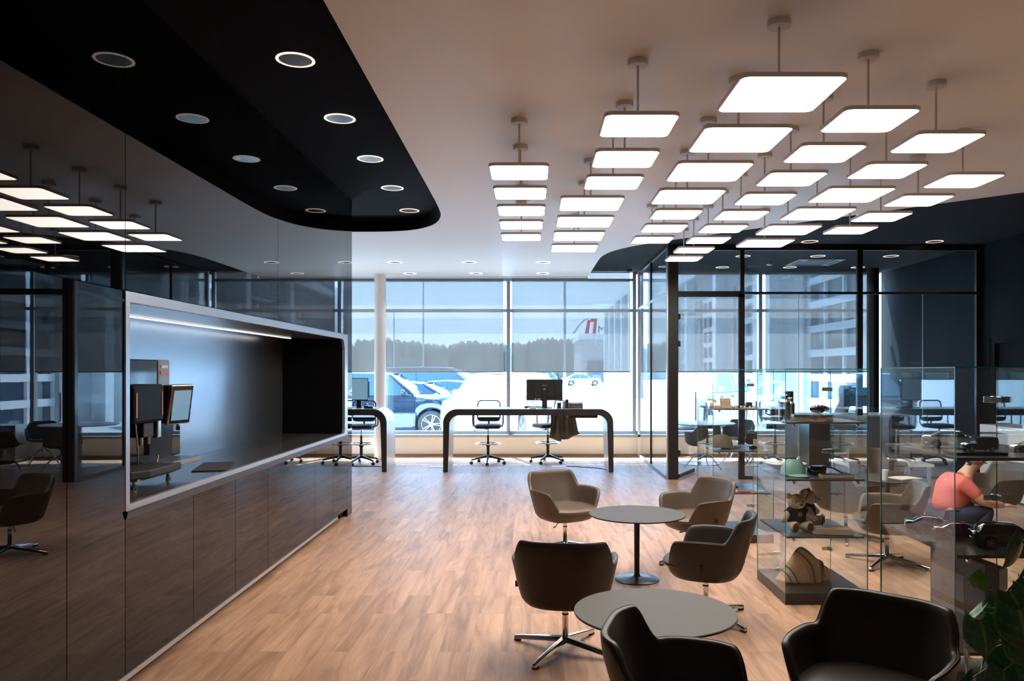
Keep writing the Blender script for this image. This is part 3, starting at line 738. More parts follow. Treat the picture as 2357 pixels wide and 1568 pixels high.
# ---------------------------------------------------------------- drafting chairs
def drafting_chair(label, loc, rot, base_rot=0, name='drafting_chair'):
    t = thing(name, label, 'chair', loc, rot, 'tall drafting chairs with foot rings')
    bk = M['black_plastic']
    s_ = MB().loft([[(x*w, y*w+.0, z) for x, y in rrect(-.24, .24, -.23, .24, .07)] for w, z in ((.90, .675), (.98, .685), (1.0, .705), (1.0, .725), (.96, .742), (.85, .750))]); s_.build('seat', M['black_matte'], t, smooth=50)
    MB().lathe([(.09, .665), (.10, .675), (0, .675)], 24).build('mechanism', M['alu_grey'], t, smooth=40)
    MB().tube([(.0, 0, .655), (.12, .05, .65), (.26, .08, .63)], .006, 8).build('lever', bk, t)
    # backrest: a loop of flat tube holding a thin mesh, low black band
    lp_ = [(x, -.25-.05*sm(.75, 1.2, z)+.02, z) for x, z in rrect(-.215, .215, .80, 1.185, .07)]
    MB().tube(lp_, .013, 10, closed=True).build('back_frame', bk, t, smooth=50)
    MB().prism([(-.205, .80), (.205, .80), (.20, .87), (-.20, .87)], -.245, -.235, 'y').build('back_band', bk, t)
    q = MB(); q.add([(-.2, -.235, .87), (.2, -.235, .87), (.2, -.268, 1.17), (-.2, -.268, 1.17)], [(0, 1, 2, 3)]); q.build('back_mesh', mesh_mat, t)
    MB().tube([(0, -.20, .70), (0, -.255, .74), (0, -.25, .82)], .018, 8).build('back_post', bk, t, smooth=40)
    for sx_ in (-1, 1):
        MB().tube([(sx_*.21, .08, .70), (sx_*.275, .08, .72), (sx_*.285, .085, .80), (sx_*.285, .08, .93), (sx_*.28, -.02, .955), (sx_*.28, -.13, .955), (sx_*.282, -.17, .93), (sx_*.282, -.16, .76), (sx_*.265, -.13, .715), (sx_*.2, -.10, .70)], .0115, 8).build('armrest', bk, t, smooth=50)
    MB().lathe([(.014, .40), (.014, .67), (0, .67)], 16).build('piston', M['chrome_rough'], t, smooth=40)
    MB().lathe([(.028, .12), (.028, .40), (.020, .42), (.020, .54), (0, .54)], 20).build('column', bk, t, smooth=40)
    rg = MB().tube([(.235*math.cos(2*PI*i/40), .235*math.sin(2*PI*i/40), .385) for i in range(40)], .012, 10, closed=True).build('foot_ring', M['chrome_rough'], t, smooth=50)
    sp = MB()
    for i in range(3):
        a = 2*PI*i/3; sp.tube([(.02*math.cos(a), .02*math.sin(a), .36), (.23*math.cos(a), .23*math.sin(a), .383)], .008, 8)
    sp.lathe([(.045, .33), (.035, .37), (.028, .37)], 20); sp.build('ring_bracket', bk, t, smooth=40)
    for i in range(5):
        a = 2*PI*i/5+base_rot; mt = Matrix.Rotation(a, 4, 'Z')
        l = MB().loft([[(r, -w, z-h_), (r, w, z-h_), (r, w*.8, z), (r, -w*.8, z)] for r, w, z, h_ in ((.01, .03, .175, .06), (.1, .024, .155, .045), (.30, .017, .105, .03), (.325, .015, .10, .03))], M=mt).build('leg', bk, t, bevel=.004)
        w_ = MB(); ml = mt @ Matrix.Translation((.325, 0, 0)) @ Matrix.Rotation(R(90), 4, 'X')
        w_.lathe([(0, -.026), (.024, -.026), (.029, -.020), (.029, -.006), (.015, -.004), (.015, .004), (.029, .006), (.029, .020), (.024, .026), (0, .026)], 20, M=mt @ Matrix.Translation((.325, 0, .029)) @ Matrix.Rotation(R(90), 4, 'X'))
        w_.build('caster', bk, l, smooth=40)
        MB().tube([mt @ Vector((.325, 0, .03)), mt @ Vector((.325, 0, .085))], .007, 8).build('caster_stem', bk, l)
    return t
mesh_mat = glassmat('mesh_back', (.72, .74, .77), 1.05)
drafting_chair('tall black drafting chair with armrests behind the left half of the long counter', (-.81, 14.80, 0), 180, R(18))
c2 = drafting_chair('tall black drafting chair turned sideways behind the long counter, coat over its back', (.325, 14.98, 0), 118, R(55))
drafting_chair('tall black drafting chair behind the left counter by the white column', (-3.20, 14.75, 0), 180, R(0))
drafting_chair('tall black drafting chair partly hidden by the far end of the black wall', (-4.05, 14.9, 0), 175, R(30))
# coat hung over the chair back
cm = MB(); ws = []
for iz, z in enumerate((.99, 1.0, .97, .9, .80, .7, .6, .52, .46)):
    r = []
    wd = .17+.03*iz/2
    for k in range(25):
        u = k/24*2-1
        yy = .035*math.sin(u*9+iz*.35)*(.3+iz/8)+.015*math.sin(u*17)
        zz = z if iz < 7 else z+.10*abs(u)**1.3*(iz-6)*.6-(.06 if u < -.2 else 0)
        r.append((u*wd+.03*iz/8, yy, zz))
    ws.append(r)
cm.loft(ws, caps=False, closed=False)
o = cm.build('coat', M['coat'], smooth=60, loc=(.60, 14.76, 0), rot=8)
so = o.modifiers.new('thick', 'SOLIDIFY'); so.thickness = .035; so.offset = 0
tag(o, 'olive brown coat hanging over the back of the sideways drafting chair', 'coat')

# ---------------------------------------------------------------- desktop items
def monitor(label, loc, rot, w=.65, h=.375, back=True, group=None):
    t = thing('computer_monitor', label, 'monitor', loc, rot, group)
    z0 = .135
    MB().box(-w/2, w/2, -.028, .0, z0, z0+h).build('housing', M['black_plastic'], t, bevel=.006)
    MB().box(-w/2+.012, w/2-.012, .0, .002, z0+.016, z0+h-.012).build('screen', M['screen'], t)
    MB().box(-.19, .19, -.048, -.027, z0+.05, z0+h-.06).build('back_cover', M['black_matte'], t, bevel=.012)
    MB().box(-.045, .045, -.075, -.045, .012, z0+.22).build('stand', M['black_plastic'], t, bevel=.006)
    MB().prism(rrect(-.13, .13, -.17, .06, .03), 0, .012).build('foot', M['black_plastic'], t, bevel=.003)
    return t
DT = 1.094
mn = monitor('black monitor seen from behind on the long counter, badge on its back', (.245, 14.06, DT), 0)
# its back faces the camera: badge of two loops, a small brand line and two stickers
lg = MB()
for cx, cz, sr in ((-.012, .335, .012), (.010, .343, .015)):
    lg.tube([(cx+sr*math.cos(2*PI*i/20)*1.0, -.0765, cz+sr*math.sin(2*PI*i/20)) for i in range(20)], .0022, 6, closed=True)
lg.build('badge', M['ink_white'], mn)
textmesh('FUJITSU', .022, 'lettering', M['ink_white'], mn, Matrix.Translation((0, -.0495, .405)) @ Matrix.Rotation(R(90), 4, 'X'))
MB().box(-.175, -.15, -.0295, -.0285, .150, .175).box(-.125, -.07, -.0295, -.0285, .150, .172).build('sticker', pm('sticker', (.55, .33, .25), .6), mn)
monitor('black monitor at the left end of view, on the left counter', (-3.09, 14.0, DT), 180, .36, .40)
t = tag(MB().loft([[(x*k, y*k, z) for x, y in rrect(-.03, .03, -.055, .055, .028)] for k, z in ((.95, 0), (1, .012), (.85, .028), (.4, .036))]).build('computer_mouse', M['black_plastic'], smooth=50, loc=(-.085, 14.02, DT)), 'black computer mouse on the long counter left of the monitor', 'mouse')
t = thing('keyboard', 'flat black keyboard on the long counter behind the monitor', 'keyboard', (.10, 14.28, DT))
MB().box(-.22, .22, -.07, .07, 0, .014).build('base', M['black_plastic'], t, bevel=.004)
kk = MB()
for i in range(14):
    for j in range(4): kk.box(-.205+i*.0295, -.205+i*.0295+.025, -.06+j*.03, -.06+j*.03+.025, .014, .020)
kk.build('keys', M['black_matte'], t)
tag(MB().box(-.055, .055, -.04, .04, 0, .032).build('paper_box', M['paper'], loc=(.035, 13.78, DT), bevel=.002), 'small white box of note paper in front of the monitor', 'box')
t = thing('pen_cup', 'dark pen cup with pens beside the monitor', 'cup', (.50, 13.86, DT))
MB().lathe([(.036, 0), (.038, .10), (.034, .10), (.032, .006), (0, .006)], 24).build('cup', M['black_matte'], t, smooth=40)
for k, (dx, dy) in enumerate(((.01, .01), (-.012, .005), (.0, -.014), (.016, -.01))):
    MB().tube([(dx*.5, dy*.5, .01), (dx*2, dy*2, .16)], .004, 6).build('pen', [M['brown_cloth'], M['coral'], M['yellow_ink'], M['blue_cloth']][k], t)
for k, (x, c, h, lb) in enumerate(((.575, 'white_plastic', .115, 'thin white upright folder'), (.602, 'alu_grey', .125, 'thin grey upright folder'), (.645, 'black_plastic', .155, 'thick black upright folder'))):
    tag(MB().box(-.012 if k < 2 else -.026, .012 if k < 2 else .026, -.1, .1, 0, h).build('folder', M[c], loc=(x, 14.0, DT), bevel=.002), lb+' standing on the long counter beside the paper trays', 'folder')
t = thing('paper_tray', 'stack of dark paper trays on the right part of the long counter', 'tray', (.80, 13.98, DT))
for k in range(4):
    q = MB(); z = k*.026
    q.box(-.12, .12, -.16, .16, z, z+.004).box(-.12, -.116, -.16, .16, z, z+.020).box(.116, .12, -.16, .16, z, z+.020).box(-.12, .12, .156, .16, z, z+.020); q.build('tray', M['black_plastic'], t)
    MB().box(-.10, .10, -.15, .14, z+.004, z+.010).build('paper', M['paper'], t)
cb = MB().tube([(.40, 14.10, DT+.006), (.42, 14.0, DT+.006), (.45, 13.92, DT+.006), (.6, 13.85, DT+.006), (.7, 13.80, DT+.006)], .004, 6).build('desk_cable', M['black_plastic'], smooth=40); tag(cb, 'black cable lying on the long counter at the foot of the monitor', 'cable')
t = thing('desk_phone', 'small black desk phone on the left counter', 'phone', (-2.86, 13.85, DT))
MB().prism([(-.08, 0), (.08, 0), (.08, .03), (-.08, .055)], -.09, .09, 'y').build('body', M['black_plastic'], t, bevel=.004)
MB().tube([(-.05, -.09, .07), (-.05, -.05, .078), (-.05, .05, .078), (-.05, .09, .07)], .016, 10).build('handset', M['black_plastic'], t, smooth=40)
MB().box(.0, .06, .02, .075, .046, .050).build('display', M['head_lamp'], t)
cbl = MB().tube([(.62, 14.35, .006), (.8, 14.33, .006), (1.0, 14.22, .006), (1.2, 14.1, .006), (1.30, 13.98, .006), (1.37, 13.80, .006), (1.42, 13.66, .006)], .007, 6).build('floor_cable', M['black_plastic'], smooth=40); tag(cbl, 'black cable running over the floor to the right leg of the long counter', 'cable')
cbl = MB().tube([(-3.3, 14.42, .006), (-3.05, 14.36, .006), (-2.8, 14.33, .006), (-2.60, 14.3, .006)], .007, 6).build('floor_cable', M['black_plastic'], smooth=40); tag(cbl, 'black cable running over the floor under the left counter', 'cable')
for x, y, lb in ((.53, 14.35, 'right half'), (-1.72, 14.30, 'left leg')):
    t = thing('floor_socket', 'flat metal floor socket plate by the %s of the long counter' % lb, 'floor socket', (x, y, 0))
    MB().prism(rrect(-.13, .13, -.10, .10, .01, 3), 0, .006).build('frame', M['alu'], t); MB().box(-.10, .10, -.075, .075, .005, .008).build('lid', M['white_plastic'], t)
# ---------------------------------------------------------------- cars (full size outside, scale models in the showcase)
def car(name, label, cat, loc, rot, scale=1, paint='car_blue', style='sedan', glass='car_glass', group=None, spokes=10):
    """nose towards local +X, stands on z=0"""
    t = thing(name, label, cat, loc, rot, group)
    S = Matrix.Scale(scale, 4)
    D = dict(sedan=dict(L=4.85, W=.92, r=.335, wb=2.90, fo=.85, bonnet=.94, belt=.98, roof=1.44, x_ws0=.95, x_ws1=.22, x_r1=-1.05, x_r0=-1.85, tail=1.02),
             suv=dict(L=4.85, W=.97, r=.375, wb=2.92, fo=.88, bonnet=1.10, belt=1.14, roof=1.72, x_ws0=1.00, x_ws1=.35, x_r1=-1.75, x_r0=-2.25, tail=1.16),
             van=dict(L=5.1, W=1.0, r=.35, wb=3.2, fo=.90, bonnet=1.15, belt=1.20, roof=1.92, x_ws0=1.45, x_ws1=.62, x_r1=-2.35, x_r0=-2.48, tail=1.24),
             box=dict(L=4.6, W=.93, r=.39, wb=2.85, fo=.75, bonnet=1.16, belt=1.20, roof=1.94, x_ws0=.72, x_ws1=.52, x_r1=-2.18, x_r0=-2.25, tail=1.22))[style]
    L, W, r = D['L'], D['W'], D['r']; xf = D['wb']/2; xr = -D['wb']/2; nose = xf+D['fo']; tail = nose-L
    zb = .20 if style != 'box' else .32; ra = r+.045
    xs = sorted(set([nose, nose-.03, nose-.12, nose-.35, xf+ra, xf-ra, D['x_ws0'], D['x_ws0']-.15, 0, -.4, xr+ra, xr-ra, tail+.35, tail+.12, tail+.03, tail]+[c+ra*math.cos(PI*i/12) for c in (xf, xr) for i in range(13)]))
    def top(x):
        if x > D['x_ws0']:
            u = (x-D['x_ws0'])/(nose-D['x_ws0']); return D['bonnet']+(D['belt']-D['bonnet'])*(1-u)*.6-.04*u-.24*max(0, (u-.72)/.28)**2
        if x < D['x_r0']:
            u = (D['x_r0']-x)/max(.05, D['x_r0']-tail); return D['tail']-.03*u-.12*max(0, (u-.7)/.3)**2
        return D['belt']
    def half(x):
        e_ = min((nose-x), (x-tail)); k = 1-.30*max(0, 1-e_/.42)**2.2
        return W*k
    rings = []
    for x in xs:
        z0 = zb
        for c in (xf, xr):
            if abs(x-c) < ra-1e-4: z0 = max(z0, r+math.sqrt(ra*ra-(x-c)**2))
            elif abs(abs(x-c)-ra) < 1e-3: z0 = zb
        e_ = min((nose-x), (x-tail)); z0 += .10*max(0, 1-e_/.25)
        zt = top(x); w = half(x); h = zt-z0
        if h < .12: z0 = zt-.12; h = .12
        half_ = [(w*.94, z0), (w*.985, z0+h*.18), (w, z0+h*.50), (w*.985, z0+h*.78), (w*.93, zt-.03), (w*.86, zt), (w*.45, zt+.025), (0, zt+.035)]
        ring = [(x, y, z) for y, z in half_]+[(x, -y, z) for y, z in half_[-2::-1]]
        rings.append(ring)
    MB().loft(rings, M=S).build('body', M[paint], t, smooth=35)
    MB().box(tail+.2, nose-.2, -W*.80, W*.80, zb+.02, .62, M=S).build('underbody', M['rubber'], t)
    # cabin: glass volume, roof and pillars
    rf = D['roof']; bl = D['belt']+.02
    st = [(D['x_ws0'], bl, .80), (D['x_ws0']-.3*(D['x_ws0']-D['x_ws1']), bl+.38*(rf-bl), .77), (D['x_ws1'], rf-.035, .70), (D['x_ws1']-.35, rf, .66), ((D['x_ws1']+D['x_r1'])/2, rf+.015, .66), (D['x_r1'], rf-.02, .65), (D['x_r0']+.4*(D['x_r1']-D['x_r0']), bl+.5*(rf-bl), .68), (D['x_r0'], bl, .76)]
    if style in ('van', 'box', 'suv'): st[5] = (D['x_r1'], rf-.015, .68)
    pts = []
    for x, z, w in st: pts.append((x, z, w*W/.92))
    rg = []
    for x, z, w in pts:
        wb_ = .865*W/.92+.03
        zz = max(z, bl+.004)
        rg.append([(x, wb_, bl-.03), (x, wb_-.01, bl), (x, w+.02, zz-.02), (x, w-.06, zz), (x, -w+.06, zz), (x, -w-.02, zz-.02), (x, -wb_+.01, bl), (x, -wb_, bl-.03)])
    MB().loft(rg, M=S).build('windows', M[glass], t, smooth=30)
    rm_ = MB(); up = .008
    rr = [[(x, w+.024, z-.028+up), (x, w-.055, z+up), (x, 0, z+up+.012), (x, -w+.055, z+up), (x, -w-.024, z-.028+up)] for x, z, w in pts[2:6]]
    rm_.loft(rr, caps=False, closed=False)
    o = rm_.add([], []) if False else None
    rm_.v += []; 
    for sy in (1, -1):
        def pil(a, b_, wd):
            (xa, ya, za), (xb, yb, zb_) = a, b_
            rm_.tube([(xa, sy*ya, za), (xb, sy*yb, zb_)], wd, 4)
        wbm = .865*W/.92+.03
        pil((D['x_ws0']-.02, wbm-.005, bl), (D['x_ws1'], pts[2][2]+.012, rf-.05), .040)
        xm = (D['x_ws1']+D['x_r1'])/2+.05
        pil((xm, wbm, bl), (xm-.06, pts[4][2]+.018, rf-.03), .045)
        pil((D['x_r0']+.06, wbm-.01, bl), (D['x_r1'], pts[5][2]+.010, rf-.04), .075)
        if style in ('suv', 'box', 'van'): pil((D['x_r1']+.75, wbm, bl), (D['x_r1']+.72, pts[5][2]+.015, rf-.04), .04)
    rm_2 = MB(); rm_2.v = [tuple(S @ Vector(p)) for p in rm_.v]; rm_2.f = rm_.f; rm_2.m = rm_.m
    rm_2.build('roof', M[paint], t, smooth=40)
    for sy, c in ((1, xf), (-1, xf), (1, xr), (-1, xr)):
        mt = S @ Matrix.Translation((c, sy*(W-.02), r)) @ Matrix.Rotation(R(-90*sy), 4, 'X')
        wh = MB().lathe([(r*.66, -.20), (r*.93, -.20), (r, -.17), (r, -.04), (r*.93, 0), (r*.70, .004), (r*.66, -.02)], 36, M=mt).build('wheel', M['rubber'], t, smooth=40)
        rim = MB().lathe([(r*.69, -.16), (r*.69, .0), (r*.655, .006), (r*.63, -.015), (r*.63, -.16)], 36, M=mt)
        rim.lathe([(.0, -.004), (.055, -.006), (.06, -.05), (0, -.05)], 16, M=mt)
        for k in range(spokes//2):
            for dd in (-.13, .13):
                a = 4*PI*k/spokes
                rim.tube([(.045*math.cos(a+dd*2.2), .045*math.sin(a+dd*2.2), -.02), (r*.65*math.cos(a+dd), r*.65*math.sin(a+dd), -.008)], .013*r/.35, 4, M=mt)
        rim.build('rim', M['alu'], wh, smooth=30)
    # lamps, mirrors, grille, plate, door lines
    for sy in (1, -1):
        MB().ball((nose-.16, sy*W*.62, D['bonnet']-.20), (.13, .17, .065), 12, 8, M=S).build('headlight', M['head_lamp'], t, smooth=60)
        MB().ball((tail+.10, sy*W*.66, D['tail']-.16), (.09, .22, .055), 12, 8, M=S).build('tail_light', M['tail_red'], t, smooth=60)
        MB().ball((D['x_ws0']-.28, sy*(W+.07), bl+.07), (.075, .11, .075), 12, 8, M=S).build('mirror', M[paint], t, smooth=60)
    MB().box(nose-.07, nose-.012, -W*.36, W*.36, .48, .70, M=S).build('grille', M['black_plastic'], t)
    MB().box(tail-.004, tail+.02, -.26, .26, .62, .73, M=S).build('number_plate', M['white_paint'], t)
    ln = MB()
    for sy in (1, -1):
        for x in (xf-ra-.02, 0 if style != 'box' else -.05, xr+ra-.03):
            ln.box(x-.004, x+.004, sy*(W*.99)-.004, sy*(W*.99)+.004, zb+.16, bl-.08, M=S)
        ln.box(-.55, -.35, sy*(W+.005)-.012, sy*(W+.005)+.012, bl-.18, bl-.155, M=S).box(.35, .55, sy*(W+.005)-.012, sy*(W+.005)+.012, bl-.18, bl-.155, M=S)
    ln.build('door_trim', M['black_plastic'], t)
    return t
GZ = -.02
out_g = 'cars parked outside the window'
car('parked_car', 'dark blue car parked side-on outside, its front wheel showing beside the long counter', 'car', (-4.08, 21.5, GZ), 0, paint='car_blue', style='suv', group=out_g)
car('parked_car', 'blue saloon car behind the dark blue one, only its arched roof and windows showing', 'car', (-3.35, 24.0, GZ), -6, paint='car_navy', style='sedan', group=out_g)
car('parked_car', 'second blue saloon car outside, further back and to the side of the first', 'car', (-2.4, 27.2, GZ), -8, paint='car_navy', style='sedan', group=out_g)
car('parked_van', 'blue van behind the saloon cars outside the window', 'van', (-3.5, 30.8, GZ), -8, paint='car_navy', style='van', group=out_g)
car('parked_car', 'white four-wheel-drive car just outside the window behind the long counter', 'car', (-.75, 20.6, GZ), -105, paint='car_white', style='suv', glass='car_glass_pale', group=out_g)
#wt = thing('windscreen_wiper', 'thin black wipers at the base of the white car windscreen', 'wiper', (-.62, 19.0, 1.16)); bpy.data.objects.remove(wt)
car('parked_car', 'white car outside seen through the side glass of the office', 'car', (5.3, 24.8, GZ), -125, paint='car_white', style='suv', glass='car_glass_pale', group=out_g)
for k, (x, y, rt, c, st_, lb) in enumerate(((6.3, 96, 4, 'car_silver', 'sedan', 'small silver saloon far away past the monitor'), (11.6, 100, -80, 'car_white', 'box', 'small white car seen front-on in the far parking row'), (16.2, 96, 180, 'car_white', 'suv', 'small white car far away by the building pillars'), (1.0, 104, 175, 'car_navy', 'suv', 'small dark car far away just left of the silver saloon'), (-6.5, 104, 0, 'car_red', 'sedan', 'small red car in the far parking row'), (18, 70, 190, 'car_red', 'sedan', 'small red car far outside seen through the side glass'))):
    car('parked_car', lb, 'car', (x, y, -.03), rt, paint=c, style=st_, group='cars in the far parking row')

# ---------------------------------------------------------------- outdoors
struct(MB().box(-160, 160, 16.33, 260, -.30, -.03), 'ground_outside', M['asphalt'])
fo = MB(); random.seed(3)
pts = []
x = -120
while x < 130:
    h = 8.0+.5*math.sin(x*.11)+.35*math.sin(x*.37)+random.random()*.7-(1.5 if x > 60 else 0)
    w_ = .7+random.random()*.8
    fo.lathe([(w_*1.5, 0), (w_*1.4, h*.45), (w_*1.0, h*.86), (.15, h)], 7, c=(x, 165+random.random()*5))
    x += w_*.9
tag(fo.build('forest', M['forest'], smooth=50), 'dark line of conifer forest on the horizon', 'forest', kind='stuff')
for x, y, h, lb in ((-13.2, 96, 15.0, 'tall thin lamp post before the forest, left of the window mullion'), (-17.5, 100, 9.5, 'shorter lamp post at the left before the forest'), (2.6, 60, 14, 'tall lamp post seen through the blind left of the red sign')):
    t = thing('lamp_post', lb, 'lamp post', (x, y, -.03), group='lamp posts outside')
    MB().lathe([(.12, 0), (.07, h), (0, h)], 10).build('pole', M['pole'], t, smooth=40)
    MB().box(-.1, .9, -.12, .12, h-.1, h+.05).build('lamp_head', M['pole'], t)
# far hall with the sign on its roof
t = thing('commercial_building', 'low pale hall with an arched canopy and a red and black rooftop sign', 'building', (14.5, 118, -.03))
MB().box(-7, 14, 0, 18, 0, 6.6).build('wall', M['facade'], t)
MB().box(-7.3, 14.3, -.3, 18, 6.6, 7.4).build('parapet', M['facade_light'], t)
MB().box(-6, 13, -.15, .02, .3, 3.4).build('window', M['facade_glass'], t)
MB().tube([(-8.1+2.3*(i/14), -.5, 7.4+2.3*math.sin(PI/2*i/14)) for i in range(15)], .12, 6).build('arch', M['pole'], t)
sg = MB(); sg.prism([(-6.4, 7.45), (-5.8, 7.45), (-5.55, 9.5), (-6.0, 9.5)], -.6, -.4, 'y'); sg.prism([(-5.25, 7.45), (-4.75, 7.45), (-4.55, 9.7), (-5.5, 9.7), (-5.55, 9.2), (-5.05, 9.2)], -.6, -.4, 'y'); sg.build('emblem', M['sign_red'], t)
textmesh('MI', 1.5, 'lettering', M['sign_dark'], t, Matrix.Translation((-3.7, -.6, 8.0)) @ Matrix.Rotation(R(90), 4, 'X'), depth=.05)
# white showroom wing running away on the right with sectional doors
t = thing('service_building', 'long pale service building on the right outside with glazed sectional doors', 'building', (8.6, 18.6, -.03))
b_ = MB(); DO = [(1.9, 6.1), (11.0, 14.6), (18.0, 21.2), (24.0, 27)]; prev = -2.4
for a, c in DO: b_.box(0, 6, prev, a, 0, 6.5); prev = c
b_.box(0, 6, prev, 31, 0, 6.5)
for a, c in DO: b_.box(0, 6, a, c, 5.4, 6.5)
b_.build('wall', M['facade'], t)
MB().box(-.5, 6, -2.4, 31, 6.5, 6.9).build('roof_edge', M['facade_light'], t)
for a, c in DO:
    n_ = max(3, round((c-a)/1.35)); g = MB().box(.25, .30, a, c, 0, 5.4); wd = g.build('sectional_door', M['facade_glass'], t)
    gr = MB()
    for k in range(n_+1): y = a+(c-a)*k/n_; gr.box(.14, .24, y-.05, y+.05, 0, 5.4)
    for k in range(8): z = .1+k*.745; gr.box(.13, .245, a, c, z-(.05 if k % 1 else .11), z+.11)
    gr.build('door_frame', M['white_paint'], wd)
for k, y in enumerate((-.6, .6, 8.4, 9.8, 16.2, 22.6)):
    MB().box(-.45, .02, y-.3, y+.3, 0, 6.5).build('pilaster', M['facade_light'], t)
lv = MB()
for k in range(7): lv.box(-.06, 0, 7.0, 8.0, 4.9+k*.13, 4.97+k*.13)
lv.build('vent', M['white_paint'], t)
t = thing('service_building', 'further service building with white pillars beyond the sectional doors', 'building', (6.9, 50.6, -.03))
MB().box(.6, 8, 0, 22, 0, 7.2).build('wall', M['facade'], t); MB().box(-.2, 8, 0, 22, 7.2, 7.6).build('roof_edge', M['facade_light'], t)
for k in range(5): MB().box(-.3, .35, 2+k*4.4, 2.7+k*4.4, 0, 7.2).build('pilaster', M['white_paint'], t)

# ---------------------------------------------------------------- glass showcases
CW, CD, CHT = .62, .735, 1.77
SH = [.495, .925, 1.355]
def showcase():
    t = thing('glass_showcase', 'x', 'showcase', group='glass showcases in a row')
    MB().box(0, CW, 0, CD, 0, .085).build('base', M['base_dark'], t, bevel=.003)
    g = .006
    def pane(nm, x0, x1, y0, y1, z0, z1):
        mb = MB().box(x0, x1, y0, y1, z0, z1); o = mb.build(nm, [M['glass_case'], M['glass_edge']], t)
        ext = [x1-x0, y1-y0, z1-z0]; ax = ext.index(min(ext))
        for p in o.data.polygons:
            if abs(p.normal[ax]) < .5: p.material_index = 1
        return o
    z0 = .086; z1 = CHT-g
    pane('front_pane', 0, CW, 0, g, z0, z1); pane('back_pane', 0, CW, CD-g, CD, z0, z1)
    pane('side_pane', 0, g, g+.001, CD-g-.001, z0, z1); pane('side_pane', CW-g, CW, g+.001, CD-g-.001, z0, z1)
    pane('top_pane', 0, CW, 0, CD, z1+.0005, CHT)
    for z in SH:
        s_ = MB().box(.018, CW-.018, .018, CD-.018, z, z+.014).build('shelf', M['shelf_dark'], t)
        pn = MB()
        for x in (.07, CW-.07):
            for y, sg in ((.0, 1), (CD, -1)):
                pn.lathe([(0, 0), (.010, 0), (.010, .018), (0, .018)], 14, M=Matrix.Translation((x, y+sg*.007, z-.010)) @ Matrix.Rotation(R(-90*sg), 4, 'X'))
        pn.build('shelf_pin', M['chrome'], s_, smooth=40)
    for z in (.26, 1.08, 1.60):
        h = MB().box(CW-.075, CW+.004, CD-.014, CD-.0065, z-.016, z+.016).box(CW-.014, CW-.0065, CD-.06, CD, z-.016, z+.016).box(CW-.03, CW+.004, CD-.02, CD+.006, z-.018, z+.018).build('clip_hinge', M['chrome_rough'], t, bevel=.002)
    return t
X0 = 1.875
s1 = showcase(); s1['label'] = 'glass showcase holding the teddy bears, middle of the three'; s1.location = (1.905, 5.855, 0)
KID[s1.name] = kids(s1)
for c_ in KID[s1.name]: KID[c_.name] = kids(c_)
dup(s1, (1.85, 7.95, 0), label='glass showcase nearest the glass office, with small boxes and a brown cap')
dup(s1, (1.86, 3.43, 0), label='glass showcase nearest the camera, holding the model cars')
S1, S2, S3 = .510, .940, 1.370       # shelf surfaces
# --- models in the near showcase
mg = 'scale model cars in the near showcase'
car('model_car', 'white model car on the top shelf of the near showcase', 'model car', (2.11, 3.88, S3), -20+180+180, scale=.060, paint='car_white', style='sedan', glass='car_glass_black', group=mg)
bpy.data.objects['model_car'].rotation_euler.z = R(-28)
t = car('model_car', 'small black off-road model car in a clear box', 'model car', (2.06, 3.60, S3+.012), 182, scale=.034, paint='car_black', style='box', glass='car_glass_black', group=mg)
t = thing('acrylic_box', 'clear acrylic display box over the small off-road model', 'display box', (2.045, 3.60, S3))
MB().box(-.115, .115, -.06, .06, 0, .0115).build('base', M['black_plastic'], t)
q = MB().box(-.115, .115, -.06, -.058, .012, .095).box(-.115, .115, .058, .06, .012, .095).box(-.115, -.113, -.058, .058, .012, .095).box(.113, .115, -.058, .058, .012, .095).box(-.115, .115, -.06, .06, .095, .097); q.build('cover', M['acrylic'], t)
t = car('model_car', 'dark model car at the right end of the top shelf', 'model car', (2.365, 3.70, S3), 174, scale=.037, paint='car_silver', style='sedan', glass='car_glass_black', group=mg)
tag(MB().add([], []).box(-.03, .03, -.001, .001, 0, .045).build('price_card', M['acrylic'], loc=(1.915, 3.62, S3)), 'small clear card holder beside the boxed off-road model', 'card')
car('model_car', 'dark blue model car, leftmost on the middle shelf', 'model car', (2.045, 3.97, S2), -20, scale=.052, paint='car_blue', style='sedan', glass='car_glass_black', group=mg)
car('model_car', 'dark red model car on the middle shelf between two dark ones', 'model car', (2.10, 3.80, S2), -19, scale=.052, paint='car_red', style='sedan', glass='car_glass_black', group=mg)
car('model_car', 'black model car in front on the middle shelf', 'model car', (2.20, 3.60, S2), -13, scale=.064, paint='car_black', style='suv', glass='car_glass_black', group=mg)
# carton on the lowest shelf, printed with a round emblem and a line of text upside down
t = thing('printed_carton', 'large dark printed carton with round star emblem on the lowest shelf', 'box', (2.035, 3.69, S1), -86)
cw, cd, ch = .42, .06, .38
MB().box(-cw/2, cw/2, -cd/2, cd/2, 0, ch).build('carton', M['card_grey'], t, bevel=.002)
f = -cd/2-.0006
em = MB(); ex, ez = -cw/2+.05, ch-.05
em.tube([(ex+.024*math.cos(2*PI*i/28), f, ez+.024*math.sin(2*PI*i/28)) for i in range(28)], .0016, 6, closed=True)
for a in (90, 210, 330): em.prism([(0, -.0035), (.022, 0), (0, .0035)], -.0006, .0004, 'z', M=Matrix.Translation((ex, f, ez)) @ Matrix.Rotation(R(90), 4, 'X') @ Matrix.Rotation(R(a+180), 4, 'Z'))
em.build('emblem', M['ink_white'], t)
RT = Matrix.Rotation(R(90), 4, 'X') @ Matrix.Rotation(R(180), 4, 'Z')
textmesh('Style & Travel Equipment', .019, 'lettering', M['ink_white'], t, Matrix.Translation((.08, f-.0004, ch-.10)) @ RT)
textmesh('Coffee to go', .014, 'lettering', M['ink_white'], t, Matrix.Translation((.14, f-.0004, ch-.065)) @ RT)
